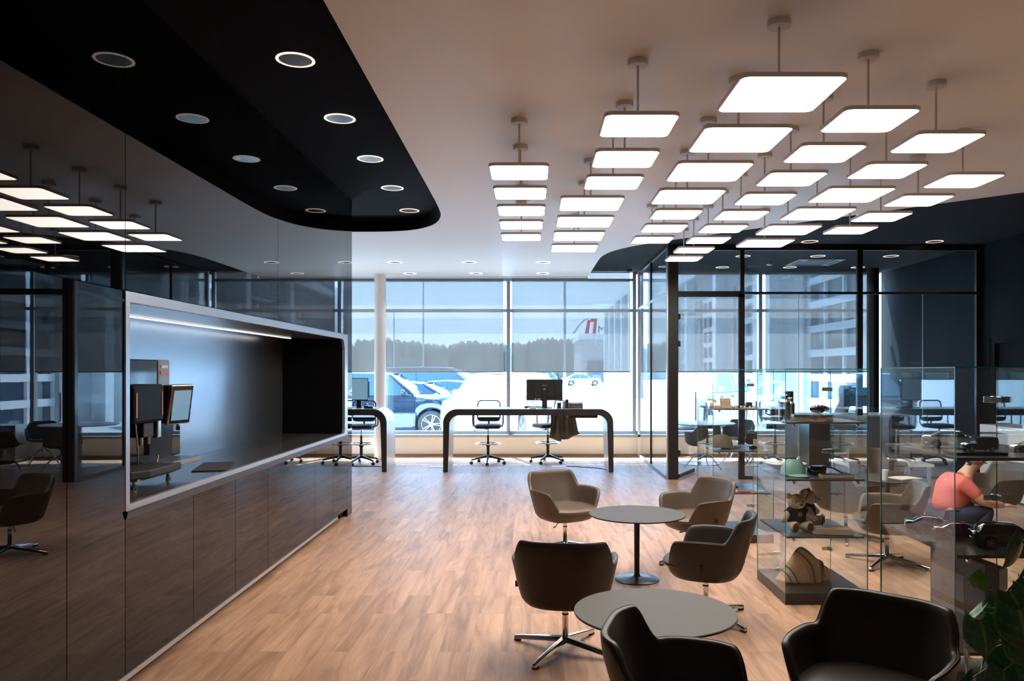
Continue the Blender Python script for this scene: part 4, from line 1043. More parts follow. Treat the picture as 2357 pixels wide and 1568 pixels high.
pr = MB().box(-cw/2+.01, .06, f-.0005, f, .11, .29); pr.build('printed_picture', pm('print_grey', (.40, .40, .42), .6), t)
MB().box(-cw/2+.01, cw/2-.02, f-.0008, f-.0003, .13, .165).build('printed_band', pm('print_brown', (.20, .12, .08), .6), t)
MB().ball((-.09, f-.0006, .215), (.026, .0006, .012), 16, 8).build('printed_handle', pm('print_wood', (.35, .17, .08), .6), t)
tag(MB().box(-.02, .02, -.20, .20, 0, .36).build('carton', M['paper'], loc=(2.096, 3.69, S1), rot=4, bevel=.002), 'thin plain pale carton standing right against the dark printed one', 'box')
tag(MB().box(-.18, .12, -.11, .11, 0, .20).build('carton', M['card_grey'], loc=(2.18, 3.90, .0855), rot=-12, bevel=.002), 'dark grey carton on the floor plate of the near showcase', 'box')
# --- the bear showcase
def flask(x, y, h, r, label, strap=True):
    t = thing('steel_flask', label, 'flask', (x, y, S3), group='steel flasks on the top shelf')
    MB().lathe([(0, 0), (r, 0), (r, h*.62), (r*.92, h*.70), (r*.55, h*.77), (r*.5, h*.80)], 32).build('body', M['steel'], t, smooth=50)
    MB().lathe([(r*.56, h*.79), (r*.6, h*.80), (r*.6, h*.93), (r*.5, h*.95), (0, h*.95)], 24).build('cap', M['steel'], t, smooth=40)
    if strap: MB().tube([(r*.6, 0, h*.88), (r*.9, 0, h*.98), (r*.2, 0, h*1.04), (-r*.5, 0, h*.97), (-r*.6, 0, h*.88)], .004, 8).build('loop', M['black_plastic'], t, smooth=40)
    return t
flask(2.015, 6.22, .205, .046, 'squat brushed steel flask with loop handle on its cap')
flask(2.105, 6.36, .175, .038, 'second steel flask standing right behind the loop-handled one', False)
t = thing('steel_mug', 'round steel mug with a black handle left of the steel flask', 'mug', (2.005, 6.42, S3))
MB().lathe([(0, 0), (.045, 0), (.043, .11), (.040, .11), (.040, .006), (0, .006)], 28).build('body', M['steel'], t, smooth=40)
MB().tube([(-.043, 0, .09), (-.075, 0, .085), (-.078, 0, .035), (-.044, 0, .02)], .006, 8).build('handle', M['black_plastic'], t, smooth=40)
t = thing('thermos', 'tall slim thermos with black top behind the flasks', 'flask', (2.14, 6.47, S3))
MB().lathe([(0, 0), (.030, 0), (.030, .16), (0, .16)], 24).build('body', M['steel'], t, smooth=40); MB().lathe([(.031, .16), (.031, .215), (0, .215)], 24).build('cap', M['black_plastic'], t, smooth=40)
t = thing('round_tray', 'wide low round steel tray on the top shelf', 'tray', (2.165, 6.03, S3))
MB().lathe([(0, 0), (.155, 0), (.158, .004), (.158, .050), (.150, .050), (.150, .006), (0, .006)], 64).build('body', M['steel'], t, smooth=40)
MB().lathe([(0, .0505), (.157, .0505), (.157, .054), (0, .054)], 64).build('lid', M['acrylic'], t)
t = thing('sunglasses_case', 'shiny black rounded case lying on the round steel tray', 'case', (2.225, 6.06, S3+.054), 14)
MB().ball((0, 0, .036), (.070, .035, .036), 28, 14).build('shell', M['car_black'], t, smooth=60)
MB().lathe([(.0, 0), (.026, 0), (.026, .012), (0, .012)], 20, M=Matrix.Translation((.062, -.01, .036)) @ Matrix.Rotation(R(75), 4, 'Y')).build('clasp', M['chrome'], t, smooth=40)
tag(MB().box(-.02, .02, -.012, .012, 0, .022).build('acrylic_block', M['acrylic'], loc=(2.36, 6.02, S3)), 'small clear block right of the round steel tray', 'block')
tag(MB().box(-.018, .018, -.012, .012, 0, .016).build('acrylic_block', M['acrylic'], loc=(2.40, 6.0, S3)), 'lower clear block at the edge right of the steel tray', 'block')
def cap_hat(loc, rot, mat, label, s=1.0):
    t = thing('baseball_cap', label, 'cap', loc, rot)
    rg = []
    for k in range(9):
        u = k/8; r = .088*math.cos(u*PI/2*.97)**.62; z = .012+.105*math.sin(u*PI/2)
        rg.append([(r*math.cos(2*PI*i/36)*1.12*s, r*math.sin(2*PI*i/36)*.98*s, z*s*(1+.03*math.sin(6*2*PI*i/36)*(u < .9))) for i in range(36)])
    MB().loft(rg).build('crown', mat, t, smooth=60)
    br = []
    for k in range(7):
        u = k/6; rr = (.086+.075*u)*s
        br.append([((.086+.075*u*math.cos(R(-70+140*i/16)*.9))*s*math.cos(R(-70+140*i/16))*1.1, .090*s*math.sin(R(-70+140*i/16))*(1-.10*u), (.010+.012*(1-abs(i-8)/8)-.010*u)*s) for i in range(17)])
    o = MB().loft(br, caps=False, closed=False).build('peak', mat, t, smooth=60)
    q = o.modifiers.new('t', 'SOLIDIFY'); q.thickness = .004
    MB().ball((0, 0, .118*s), (.007, .007, .005), 10, 6).build('button', mat, t, smooth=60)
    return t
cap_hat((2.045, 6.10, S2), -75, M['mint'], 'mint green baseball cap on a shelf above the teddy bears', 1.05)
t = thing('white_bowl', 'wide shallow white dish behind the mint green cap', 'bowl', (2.08, 6.38, S2))
MB().lathe([(0, 0), (.06, 0), (.13, .035), (.165, .062), (.160, .064), (.12, .040), (.05, .010), (0, .010)], 48).build('dish', M['white_plastic'], t, smooth=50)
for k, (x, y, z, rt) in enumerate(((2.245, 6.12, S2, 4), (2.252, 6.125, S2+.036, -3), (2.29, 6.30, S2, 12))):
    tag(MB().box(-.052, .052, -.035, .035, 0, .034).build('black_box', M['car_black'], loc=(x, y, z), rot=rt, bevel=.002), ['flat shiny black box right of the mint cap, lower one', 'flat shiny black box stacked on top of another beside the mint cap', 'flat shiny black box standing alone behind the stacked pair'][k], 'box', 'shiny black boxes beside the mint cap')
t = thing('pen_set', 'flat pale case with a dark pen tray in front of the shiny black boxes', 'case', (2.33, 5.965, S2), -3)
MB().box(-.12, .12, -.05, .05, 0, .022).build('box', M['towel'], t, bevel=.002); MB().box(-.115, .115, -.045, .045, .022, .026).build('inlay', M['black_matte'], t)
q = MB().tube([(2.27, 6.42, S2+.006), (2.36, 6.33, S2+.05), (2.42, 6.25, S2+.035), (2.45, 6.15, S2+.008), (2.49, 6.12, S2+.006)], .006, 8).build('lanyard', M['black_cloth'], smooth=50); tag(q, 'black lanyard curling on the shelf behind the pen case', 'lanyard')
def bear(loc, rot, fur, muz, shirt, label, hood=None):
    t = thing('teddy_bear', label, 'teddy bear', loc, rot, 'teddy bears on the lower shelf')
    t.scale = (1.14, 1.14, 1.14)
    b_ = MB()      # faces local -Y
    b_.ball((0, .01, .085), (.058, .050, .075), 24, 14)
    b_.ball((0, -.004, .195), (.062, .054, .054), 26, 16)
    b_.build('body', fur, t, smooth=60)
    for sx_ in (-1, 1):
        MB().ball((sx_*.054, .004, .236), (.021, .012, .021), 16, 10).build('ear', fur, t, smooth=60)
        MB().tube([(sx_*.045, .0, .135), (sx_*.082, -.022, .105), (sx_*.105, -.04, .085)], [.024, .024, .021], 14).ball((sx_*.108, -.043, .082), .023, 14, 9).build('arm', fur, t, smooth=60) if False else None
        m_ = MB(); m_.tube([(sx_*.045, .0, .135), (sx_*.082, -.022, .108), (sx_*.103, -.04, .088)], [.024, .024, .021], 14); m_.ball((sx_*.106, -.043, .084), .0225, 14, 9); m_.build('arm', fur, t, smooth=60)
        m_ = MB(); m_.tube([(sx_*.03, -.01, .04), (sx_*.045, -.06, .036), (sx_*.05, -.085, .036)], [.032, .031, .030], 14); m_.ball((sx_*.051, -.088, .040), (.031, .016, .038), 16, 10)
        lg_ = m_.build('leg', fur, t, smooth=60)
        MB().ball((sx_*.051, -.1035, .041), (.022, .003, .028), 14, 8).build('foot_pad', M['paw'], lg_, smooth=60)
        MB().ball((sx_*.024, -.054, .205), (.0055, .0045, .0055), 10, 8).build('eye', M['car_black'], t, smooth=60)
    sn = MB().ball((0, -.055, .180), (.028, .022, .021), 18, 12).build('muzzle', muz, t, smooth=60)
    MB().ball((0, -.0765, .187), (.009, .005, .007), 12, 8).build('nose', M['paw'], t, smooth=60)
    sh = MB().lathe([(.040, .155), (.058, .145), (.066, .11), (.066, .075), (.062, .062)], 28, M=Matrix.Translation((0, .006, 0)) @ Matrix.Scale(.92, 4, (0, 1, 0)))
    for sx_ in (-1, 1): sh.tube([(sx_*.035, .0, .138), (sx_*.068, -.013, .118)], [.029, .030], 16)
    so_ = sh.build('shirt', shirt, t, smooth=60)
    return t, so_
b1, sh1 = bear((2.068, 6.10, S1), 8, M['fur'], M['fur_white'], M['black_cloth'], 'pale teddy bear in a black shirt with a round white print')
em = MB().tube([(.012*math.cos(2*PI*i/20), -.0575, .118+.012*math.sin(2*PI*i/20)) for i in range(20)], .0018, 6, closed=True); em.tube([(-.008, -.0575, .118), (.008, -.0575, .118)], .0014, 6); em.build('shirt_print', M['ink_white'], sh1)
b2, sh2 = bear((2.235, 6.31, S1), 62, M['fur_white'], M['fur_white'], M['blue_cloth'], 'brown and white plush toy in a blue shirt turned sideways beside the bear')
hd_ = MB().ball((0, .010, .202), (.064, .053, .055), 24, 14).build('hood', M['fur_brown'], b2, smooth=60)
tw = MB(); rg = []
for k in range(14):
    u = k/13; rg.append([(x*(1-.02*math.sin(k)), y, z) for x, y, z in []])
t = thing('folded_towel', 'folded cream towel with a yellow print before the teddy bears', 'towel', (2.30, 5.985, S1), -9)
for k in range(4):
    MB().prism(rrect(-.145+.006*k, .150-.004*k, -.075+.004*k, .085, .02), k*.0105, k*.0105+.0115).build('fold', M['towel'], t, smooth=50, bevel=.004, seg=3)
MB().prism([(.05*math.cos(a)*(1+.2*math.sin(3*a)), .018*math.sin(a)-.01) for a in [2*PI*i/24 for i in range(24)]], .0430, .0442).build('print', M['yellow_ink'], t)
tag(MB().box(-.04, .04, -.025, .025, 0, .003).build('card', M['white_plastic'], loc=(2.20, 6.02, S1+.045), rot=10), 'small white card lying on the folded towel', 'card')
# patterned bag on the floor plate
bg_mat = bpy.data.materials.new('bag_print'); bg_mat.use_nodes = True; n = bg_mat.node_tree; bb = n.nodes['Principled BSDF']; bb.inputs['Roughness'].default_value = .75
tcn = n.nodes.new('ShaderNodeTexCoord'); wv = n.nodes.new('ShaderNodeTexWave'); wv.inputs['Scale'].default_value = 1.5; wv.inputs['Distortion'].default_value = 5.5; wv.inputs['Detail'].default_value = 0; wv.inputs['Detail Scale'].default_value = 1.6
mpn = n.nodes.new('ShaderNodeMapping'); mpn.inputs['Rotation'].default_value = (0, R(35), 0); n.links.new(tcn.outputs['Object'], mpn.inputs[0]); n.links.new(mpn.outputs[0], wv.inputs['Vector'])
rp_ = n.nodes.new('ShaderNodeValToRGB'); rp_.color_ramp.interpolation = 'CONSTANT'; els = rp_.color_ramp.elements
els[0].position = 0; els[0].color = (.80, .66, .56, 1); els[1].position = .30; els[1].color = (.72, .40, .10, 1)
for p_, c_ in ((.58, (.60, .48, .40, 1)), (.72, (.12, .20, .06, 1)), (.84, (.05, .10, .03, 1)), (.92, (.55, .47, .42, 1))): e_ = els.new(p_); e_.color = c_
n.links.new(wv.outputs['Fac'], rp_.inputs[0]); n.links.new(rp_.outputs[0], bb.inputs['Base Color'])
t = thing('patterned_bag', 'soft patterned bag in orange green and white slumped under the bears', 'bag', (2.19, 6.20, .0865), 6)
m_ = MB(); rg = []
for k in range(13):
    u = k/12; zz = .275*u
    w_ = .20*(1-u)**.75+.012; d_ = .10*(1-u)**.6+.008; cx = -.045+.02*math.sin(u*3)-.01*u
    rg.append([(cx+w_*spow(math.cos(2*PI*i/40), .8)*(1+.05*math.sin(5*2*PI*i/40+u*4)), d_*spow(math.sin(2*PI*i/40), .8)*(1+.06*math.sin(3*2*PI*i/40+u*6)), zz) for i in range(40)])
m_.loft(rg); m_.build('bag', bg_mat, t, smooth=60, sub=1)
m_ = MB(); rg = []
for k in range(10):
    u = k/9; a = u*PI
    rg.append([(.03+.115*u+.0*math.cos(2*PI*i/20), .02+.035*math.cos(2*PI*i/20)*(1-.3*u), .155-.05*u+.05*(1-.15*u)*math.sin(2*PI*i/20)) for i in range(20)])
m_.loft(rg); m_.build('rolled_flap', bg_mat, t, smooth=60, sub=1)
m_ = MB(); m_.loft([[(.06+.13*spow(math.cos(2*PI*i/24), .7)*k_, .0+.06*spow(math.sin(2*PI*i/24), .7)*k_, z) for i in range(24)] for k_, z in ((.9, .0), (1, .03), (.98, .08), (.8, .12), (.3, .13))]); m_.build('side_pocket', bg_mat, t, smooth=60, sub=1)
# --- far showcase
for k, (x, y, z, w_, d_, h_, c, lb, rt) in enumerate((
    (1.95, 8.30, S3, .16, .13, .018, 'card', 'flat cardboard box under the small stacked boxes', 0), (1.925, 8.32, S3+.018, .12, .10, .030, 'paper', 'white box on the flat cardboard box', 0),
    (1.93, 8.34, S3+.048, .07, .08, .034, 'card', 'small brown box on top of the white box', 8), (2.015, 8.10, S3, .09, .09, .034, 'card', 'lowest of three tan boxes stacked at the near corner', 0),
    (2.015, 8.10, S3+.034, .088, .09, .034, 'card', 'middle one of three tan boxes stacked at the near corner', 2), (2.012, 8.10, S3+.068, .088, .09, .034, 'card', 'top one of three tan boxes stacked at the near corner', -1),
    (2.29, 8.22, S3, .06, .06, .055, 'black_plastic', 'dark grey cube box on the top shelf of the far showcase', 0), (2.37, 8.16, S3, .042, .04, .07, 'car_black', 'black upright box on the top shelf of the far showcase', 0))):
    tag(MB().box(-w_/2, w_/2, -d_/2, d_/2, 0, h_).build('small_box', M[c], loc=(x, y, z), rot=rt, bevel=.0015), lb, 'box', 'small boxes in the far showcase')
random.seed(11)
for k in range(7):
    x = 2.09+k*.028; t = tag(MB().lathe([(0, 0), (.010, 0), (.010, .012+.008*(k % 3)), (.006, .02), (0, .024)], 12).build('key_ring', M[['steel', 'yellow_bag', 'black_plastic'][k % 3]], smooth=40, loc=(x, 8.06+.03*(k % 2), S3)), 'tiny %s trinket, %s in the short row beside the stacked tan boxes' % (['steel', 'tan', 'black'][k % 3], ['first', 'second', 'third', 'fourth', 'fifth', 'sixth', 'last'][k]), 'trinket', 'tiny trinkets on the far showcase')
tag(MB().prism(rrect(-.045, .045, -.03, .03, .02), 0, .006).build('leather_fob', M['yellow_bag'], loc=(2.255, 8.05, S3)), 'flat tan leather fob on the top shelf of the far showcase', 'fob')
cap_hat((2.0, 8.22, S2), 10, M['brown_cloth'], 'brown baseball cap on the middle shelf of the far showcase', 1.25)
t = thing('sunglasses', 'black sunglasses lying right of the brown cap', 'sunglasses', (2.33, 8.10, S2), 0)
for sx_ in (-1, 1):
    MB().ball((sx_*.033, 0, .024), (.028, .006, .020), 16, 8).build('lens', M['car_black'], t, smooth=60); MB().tube([(sx_*.062, 0, .03), (sx_*.064, .06, .03), (sx_*.062, .12, .012)], .003, 6).build('arm', M['black_plastic'], t)
MB().tube([(-.01, 0, .03), (.01, 0, .03)], .003, 6).build('bridge', M['black_plastic'], t)
tag(MB().box(-.06, .06, -.05, .05, 0, .02).build('wallet', M['black_cloth'], loc=(2.38, 8.25, S2), rot=20, bevel=.004), 'black wallet behind the sunglasses', 'wallet')
m_ = MB(); m_.ball((0, 0, .03), (.05, .035, .03), 16, 8)
for k in range(4): m_.tube([(.03+.002*k, -.024+.016*k, .03), (.075, -.03+.02*k, .038), (.11, -.034+.022*k, .022)], [.011, .010, .008], 8)
m_.tube([(0, -.03, .03), (.03, -.062, .03), (.055, -.07, .022)], [.012, .011, .009], 8)
tag(m_.build('glove', M['black_cloth'], smooth=60, loc=(2.06, 8.20, S1), rot=-10), 'black glove on the low shelf of the far showcase', 'glove')
for k, (x, y, c, rt, z) in enumerate(((2.20, 8.10, 'paper', 5, 0), (2.225, 8.08, 'coral', -8, .004), (2.33, 8.08, 'white_plastic', 12, 0))):
    tag(MB().box(-.09, .09, -.05, .05, 0, .004).build('leaflet', M[c], loc=(x, y, S1+z), rot=rt), ['white leaflet beside the black glove', 'red leaflet lying on the white leaflet', 'white leaflet at the right end of the low shelf'][k], 'leaflet')
# ---------------------------------------------------------------- coffee machine in the niche
NF = 1.013
t = thing('coffee_machine', 'large black coffee machine with tilted touch screen standing in the niche', 'coffee machine', (-2.62, 5.15, NF))
# tall glossy cabinet of the machine, dark hopper on top
MB().box(-.30, -.02, -.55, .74, .115, .60).build('rear_housing', M['black_gloss'], t, bevel=.006)
MB().box(-.28, -.04, -.53, .42, .602, .82).build('bean_hopper', [pm('hopper', (.015, .018, .022), .06)], t, bevel=.01)
MB().box(-.285, -.035, .421, .60, .602, .82).build('milk_cooler', M['grey_plastic'], t, bevel=.008)
MB().box(-.034, -.030, .46, .56, .76, .78).build('label_plate', M['ink_white'], t)
MB().box(-.034, -.030, .45, .57, .715, .74).build('label_plate', pm('label_red', (.5, .2, .15), .5), t)
MB().box(-.08, .115, -.22, .20, .40, .65).build('brewing_head', M['niche_end'], t, bevel=.02)
for y in (-.223, .1995): MB().box(.04, .06, y, y+.004, .44, .60).build('orange_strip', M['orange'], t)
MB().box(.1155, .118, -.19, -.175, .44, .60).box(.1155, .118, .155, .165, .44, .60).build('orange_strip', M['orange'], t)
sc_ = Matrix.Translation((.10, .43, .505)) @ Matrix.Rotation(R(-14), 4, 'Z') @ Matrix.Rotation(R(8), 4, 'Y')
MB().box(-.018, .018, -.10, .13, -.145, .14, M=sc_).build('touch_screen', M['alu'], t, bevel=.010)
MB().box(.0181, .0195, -.092, .122, -.137, .132, M=sc_).build('screen_glass', M['car_black'], t)
MB().box(.0196, .0205, -.075, .105, -.115, .10, M=sc_).build('screen', M['screen'], t)
MB().box(-.06, -.018, -.10, .12, -.14, .13, M=sc_).build('screen_housing', M['black_matte'], t, bevel=.008)
MB().box(-.02, .08, -.02, .12, .30, .40).build('spout_carrier', M['black_matte'], t, bevel=.008)
for y in (.0, .10): MB().lathe([(.012, .25), (.015, .31), (0, .31)], 16, c=(.05, y)).build('spout', M['chrome'], t, smooth=40)
MB().box(.02, .06, .22, .27, .28, .44).build('steam_arm', M['chrome'], t, bevel=.006)
MB().tube([(.07, -.12, .46), (.09, -.14, .36), (.10, -.13, .20), (.08, -.10, .135)], .006, 8).build('milk_tube', M['grey_plastic'], t, smooth=40)
MB().tube([(.08, .16, .125), (.085, .165, .15), (.075, .18, .165), (.066, .195, .15)], .006, 8).build('hook', M['chrome'], t, smooth=40)
MB().prism([(-.30, -.34), (.16, -.34), (.22, -.22), (.22, .22), (.14, .30), (-.30, .30)], .065, .115).build('base', M['black_matte'], t, bevel=.008)
MB().box(-.10, .20, .15, .60, .085, .118).build('drip_tray', M['grey_plastic'], t, bevel=.006)
g_ = MB()
for k in range(16): g_.box(-.085, .185, .165+k*.026, .180+k*.026, .118, .121)
g_.build('drip_grille', M['chrome_rough'], t)
MB().box(-.28, .18, -.30, .26, .050, .064).build('wood_plinth', M['card'], t)
for x, y in ((.14, -.26), (.14, .20), (-.24, -.26), (-.24, .26), (.02, -.26)):
    MB().lathe([(.018, 0), (.018, .012), (.013, .014), (.013, .05), (0, .05)], 20, c=(x, y)).build('foot', M['chrome'], t, smooth=40)
tag(MB().box(-.10, .14, -.20, .36, 0, .006).build('serving_mat', M['black_matte'], loc=(-2.44, 5.95, NF), rot=14), 'flat black mat in the niche beside the coffee machine', 'mat')

# ---------------------------------------------------------------- furniture inside the glass office
t = thing('office_table', 'round meeting table on a disc foot inside the glass office', 'table', (3.20, 14.85, 0))
MB().lathe([(0, .755), (.66, .755), (.665, .765), (.66, .775), (0, .775)], 72).build('table_top', M['desk_white'], t, smooth=30)
MB().lathe([(.04, .03), (.04, .755), (0, .755)], 24).build('column', M['alu_grey'], t, smooth=40)
MB().lathe([(0, 0), (.38, 0), (.38, .012), (.05, .03), (0, .03)], 56).build('base', M['alu'], t, smooth=40)
def shell_chair(label, loc, rot, mat):
    t = thing('shell_chair', label, 'chair', loc, rot, 'shell armchairs inside the glass office')
    N = 72; cols = []
    for i in range(N):
        d = 360*i/N; th = R(d); dd = min(d, 360-d)
        x, y = .30*spow(math.sin(th), .8), .27*spow(math.cos(th), .8)
        h = .47+.20*sm(40, 75, dd)+.13*sm(110, 150, dd)
        L = math.hypot(x, y); c = [(x*.2, y*.2, .415)]
        for z, k in ((.42, .62), (.435, .80), (.47, .92)): c.append((x*k, y*k, min(z, h)))
        for q in (.33, .66, 1): z = .47+(h-.47)*q; c.append((x*(.92+.1*q), y*(.92+.1*q)-.05*max(0, z-.5)*(dd > 100), z))
        c.append((x*(1.02-.02/L), y*(1.02-.02/L), h)); c.append((x*(.94-.02/L), y*(.94-.02/L), .475)); c.append((x*.6, y*.6, .455)); cols.append(c)
    k = len(cols[0]); vs = [p for c in cols for p in c]; fs = [(i*k+q, ((i+1) % N)*k+q, ((i+1) % N)*k+q+1, i*k+q+1) for i in range(N) for q in range(k-1)]
    fs += [tuple(i*k for i in range(N)), tuple(i*k+k-1 for i in range(N))]
    MB().add(vs, fs).build('shell', mat, t, smooth=50)
    MB().lathe([(.05, .40), (.022, .37), (.022, .26), (.035, .24), (0, .24)], 20).build('column', M['chrome_rough'], t, smooth=40)
    for q in range(4):
        a = R(45+90*q); MB().tube([(.02*math.cos(a), .02*math.sin(a), .29), (.18*math.cos(a), .18*math.sin(a), .20), (.34*math.cos(a), .34*math.sin(a), .012)], [.016, .013, .010], 8).build('leg', M['alu_grey'], t, smooth=40)
    return t
shell_chair('grey shell armchair just inside the open glass door', (3.07, 13.98, 0), 15, M['fabric_grey'])
shell_chair('dark shell armchair in the office seen through the far showcase', (4.15, 14.2, 0), 60, M['fabric_maroon'])
shell_chair('grey shell armchair behind the round office table', (4.05, 15.25, 0), 150, M['fabric_grey'])
t = thing('office_desk', 'high desk with dark end panels inside the glass office', 'desk', (5.0, 13.75, 0))
MB().box(0, 1.7, 0, .8, .955, .985).build('desk_top', M['desk_white'], t, bevel=.004)
MB().box(.0, .03, .05, .8, 0, .955).build('end_panel', M['desk_dark'], t); MB().box(1.66, 1.70, 0, .8, 0, .955).build('end_panel', M['desk_dark'], t)
MB().box(-.10, .34, .02, .05, 0, .955).build('front_panel', pm('panel_brown', (.055, .035, .032), .35), t)
MB().box(.35, 1.65, .70, .73, .25, .955).build('modesty_panel', M['alu'], t)
t = thing('side_cabinet', 'silver fronted low cabinet by the office window', 'cabinet', (4.62, 15.35, 0))
MB().box(0, .62, 0, .45, .05, .72).build('body', M['alu'], t, bevel=.003); MB().box(.02, .60, .02, .43, 0, .05).build('plinth', M['desk_dark'], t)
for k in range(3): MB().box(.69+k*.24, .87+k*.24, .2, .45, .06, .70).build('door', M['white_paint'], t)
MB().box(.64, 1.45, .22, .45, .70, .72).build('top', M['desk_dark'], t)
monitor('black monitor on the high desk inside the glass office', (5.85, 14.1, .985), 20, .55, .34)
t = thing('office_chair', 'tall swivel chair with maroon high back inside the glass office', 'chair', (5.72, 14.95, 0), 100)
MB().loft([[(x*w, y*w, z) for x, y in rrect(-.24, .24, -.23, .24, .08)] for w, z in ((.9, .70), (1, .72), (1, .76), (.9, .79))]).build('seat', M['fabric_maroon'], t, smooth=50)
rg = []
for k in range(10):
    u = k/9; z = .86+.62*u; w_ = .225-.035*u; yy = -.24-.10*u+.03*math.sin(u*9)
    rg.append([(x*w_, yy+y*.045, z) for x, y in [(math.cos(2*PI*i/24), math.sin(2*PI*i/24)) for i in range(24)]])
MB().loft(rg).build('backrest', M['fabric_maroon'], t, smooth=60)
MB().tube([(0, -.16, .70), (0, -.30, .76), (0, -.27, .92)], .025, 10).build('back_post', M['black_plastic'], t, smooth=40)
MB().lathe([(.11, .66), (.09, .70), (0, .70)], 20).build('mechanism', M['black_plastic'], t, smooth=40)
MB().lathe([(.028, .12), (.028, .42), (.018, .44), (.018, .67), (0, .67)], 20).build('column', M['black_plastic'], t, smooth=40)
MB().tube([(.23*math.cos(2*PI*i/36), .23*math.sin(2*PI*i/36), .38) for i in range(36)], .012, 8, closed=True).build('foot_ring', M['chrome_rough'], t, smooth=50)
for i in range(5):
    a = 2*PI*i/5; l = MB().tube([(.02*math.cos(a), .02*math.sin(a), .14), (.32*math.cos(a), .32*math.sin(a), .085)], [.026, .014], 8).build('leg', M['black_plastic'], t, smooth=40)
    MB().ball((.32*math.cos(a), .32*math.sin(a), .031), (.026, .026, .030), 14, 8).build('caster', M['black_plastic'], l, smooth=60)
# ---------------------------------------------------------------- behind the showcases
t = thing('sideboard', 'long white sideboard along the dark wall beyond the showcases', 'sideboard', (6.40, 9.1, 0))
MB().box(0, .85, 0, 2.05, .03, 1.0).build('body', M['white_paint'], t, bevel=.004)
MB().box(.02, .83, .02, 2.03, 0, .03).build('plinth', M['desk_dark'], t)
MB().box(-.003, .001, .01, 2.04, .30, .306).build('groove', M['desk_dark'], t)
t = thing('paper_cup', 'white paper coffee cup on the round table beyond the showcases', 'cup', (3.88, 8.57, .555))
MB().lathe([(0, 0), (.028, 0), (.040, .11), (.037, .11), (.026, .004), (0, .004)], 28).build('cup', M['paper'], t, smooth=40)
MB().lathe([(.0, .098), (.036, .098), (.041, .112), (.041, .116), (0, .118)], 28).build('lid', M['white_plastic'], t, smooth=40)
t = thing('catalogue', 'open white catalogue lying on the round table beyond the showcases', 'catalogue', (4.17, 8.72, .555), 20)
MB().prism([(-.14, 0), (.0, .004), (.14, 0), (.14, .008), (0, .014), (-.14, .010)], -.11, .11, 'y').build('pages', M['paper'], t)
t = thing('low_table', 'low white coffee table beyond the third round table', 'table', (5.0, 11.2, 0))
MB().box(-.6, .6, -.35, .35, .42, .46).build('table_top', M['white_paint'], t, bevel=.004)
for x in (-.55, .55):
    for y in (-.3, .3): MB().box(x-.02, x+.02, y-.02, y+.02, 0, .42).build('leg', M['alu'], t)

# ---------------------------------------------------------------- crouching person beyond the showcases
def skinned(name, verts, edges, mat, parent, root=0, sub=2):
    me = bpy.data.meshes.new(name); me.from_pydata([v[0] for v in verts], edges, []); me.materials.append(mat)
    o = bpy.data.objects.new(name, me); COL.objects.link(o); o.parent = parent
    sk = o.modifiers.new('skin', 'SKIN'); sk.use_smooth_shade = True
    if not me.skin_vertices: me.skin_vertices.new(name='') if hasattr(me.skin_vertices, 'new') else None
    d = me.skin_vertices[0].data
    for i, v in enumerate(verts):
        r = v[1] if isinstance(v[1], tuple) else (v[1], v[1]); d[i].radius = r
        d[i].use_root = (i == root)
    s_ = o.modifiers.new('sub', 'SUBSURF'); s_.levels = sub; s_.render_levels = sub
    return o
p = thing('person', 'person in coral red top and dark trousers crouching beyond the near showcase', 'person', (4.10, 7.72, 0), 0)
V = [((0, 0, .34), (.13, .11)), ((.06, .03, .48), (.15, .12)), ((.14, .05, .62), (.165, .12)), ((.20, .06, .70), (.10, .09)), ((.26, .05, .78), (.052, .052)), ((.31, .03, .86), (.075, .085)), ((.335, .02, .92), (.07, .08)),
     ((.10, -.16, .66), .062), ((.22, -.26, .50), .045), ((.40, -.20, .46), .034), ((.47, -.17, .46), (.030, .016)),
     ((.16, .25, .66), .062), ((.30, .34, .50), .045), ((.46, .26, .47), .034), ((.53, .22, .47), (.030, .016)),
     ((.02, -.10, .30), .095), ((.34, -.18, .42), .072), ((.14, -.18, .12), .05), ((.10, -.18, .05), .036), ((.26, -.20, .035), .034),
     ((.02, .12, .30), .095), ((.36, .22, .42), .072), ((.16, .22, .12), .05), ((.12, .22, .05), .036), ((.28, .24, .035), .034)]
E_ = [(0, 1), (1, 2), (2, 3), (3, 4), (4, 5), (5, 6), (2, 7), (7, 8), (8, 9), (9, 10), (2, 11), (11, 12), (12, 13), (13, 14), (0, 15), (15, 16), (16, 17), (17, 18), (18, 19), (0, 20), (20, 21), (21, 22), (22, 23), (23, 24)]
skinned('body', V, E_, M['skin'], p)
k_ = 1.13
def grow(v, k=k_): return (v[0], tuple(q*k+.004 for q in (v[1] if isinstance(v[1], tuple) else (v[1], v[1]))))
top_v = [grow(V[i]) for i in (0, 1, 2, 3, 7, 8, 11, 12)]; top_v[0] = ((-.03, 0, .33), (.175, .15))
top_v[5] = ((.20, -.245, .53), (.056, .056)); top_v[7] = ((.28, .325, .53), (.056, .056)); top_v[3] = ((.19, .055, .69), (.12, .10))
skinned('shirt', top_v, [(0, 1), (1, 2), (2, 3), (2, 4), (4, 5), (2, 6), (6, 7)], M['coral'], p)
tr_v = [grow(V[i]) for i in (0, 15, 16, 17, 20, 21, 22)]; skinned('trousers', tr_v, [(0, 1), (1, 2), (2, 3), (0, 4), (4, 5), (5, 6)], M['navy'], p)
for c in ((.20, -.20), (.22, .24)):
    MB().ball((c[0], c[1], .04), (.14, .052, .045), 18, 10).build('shoe', M['black_matte'], p, smooth=60)
hr = MB(); hr.ball((.305, .035, .905), (.100, .092, .105), 24, 14); hr.build('hair', M['hair'], p, smooth=60)
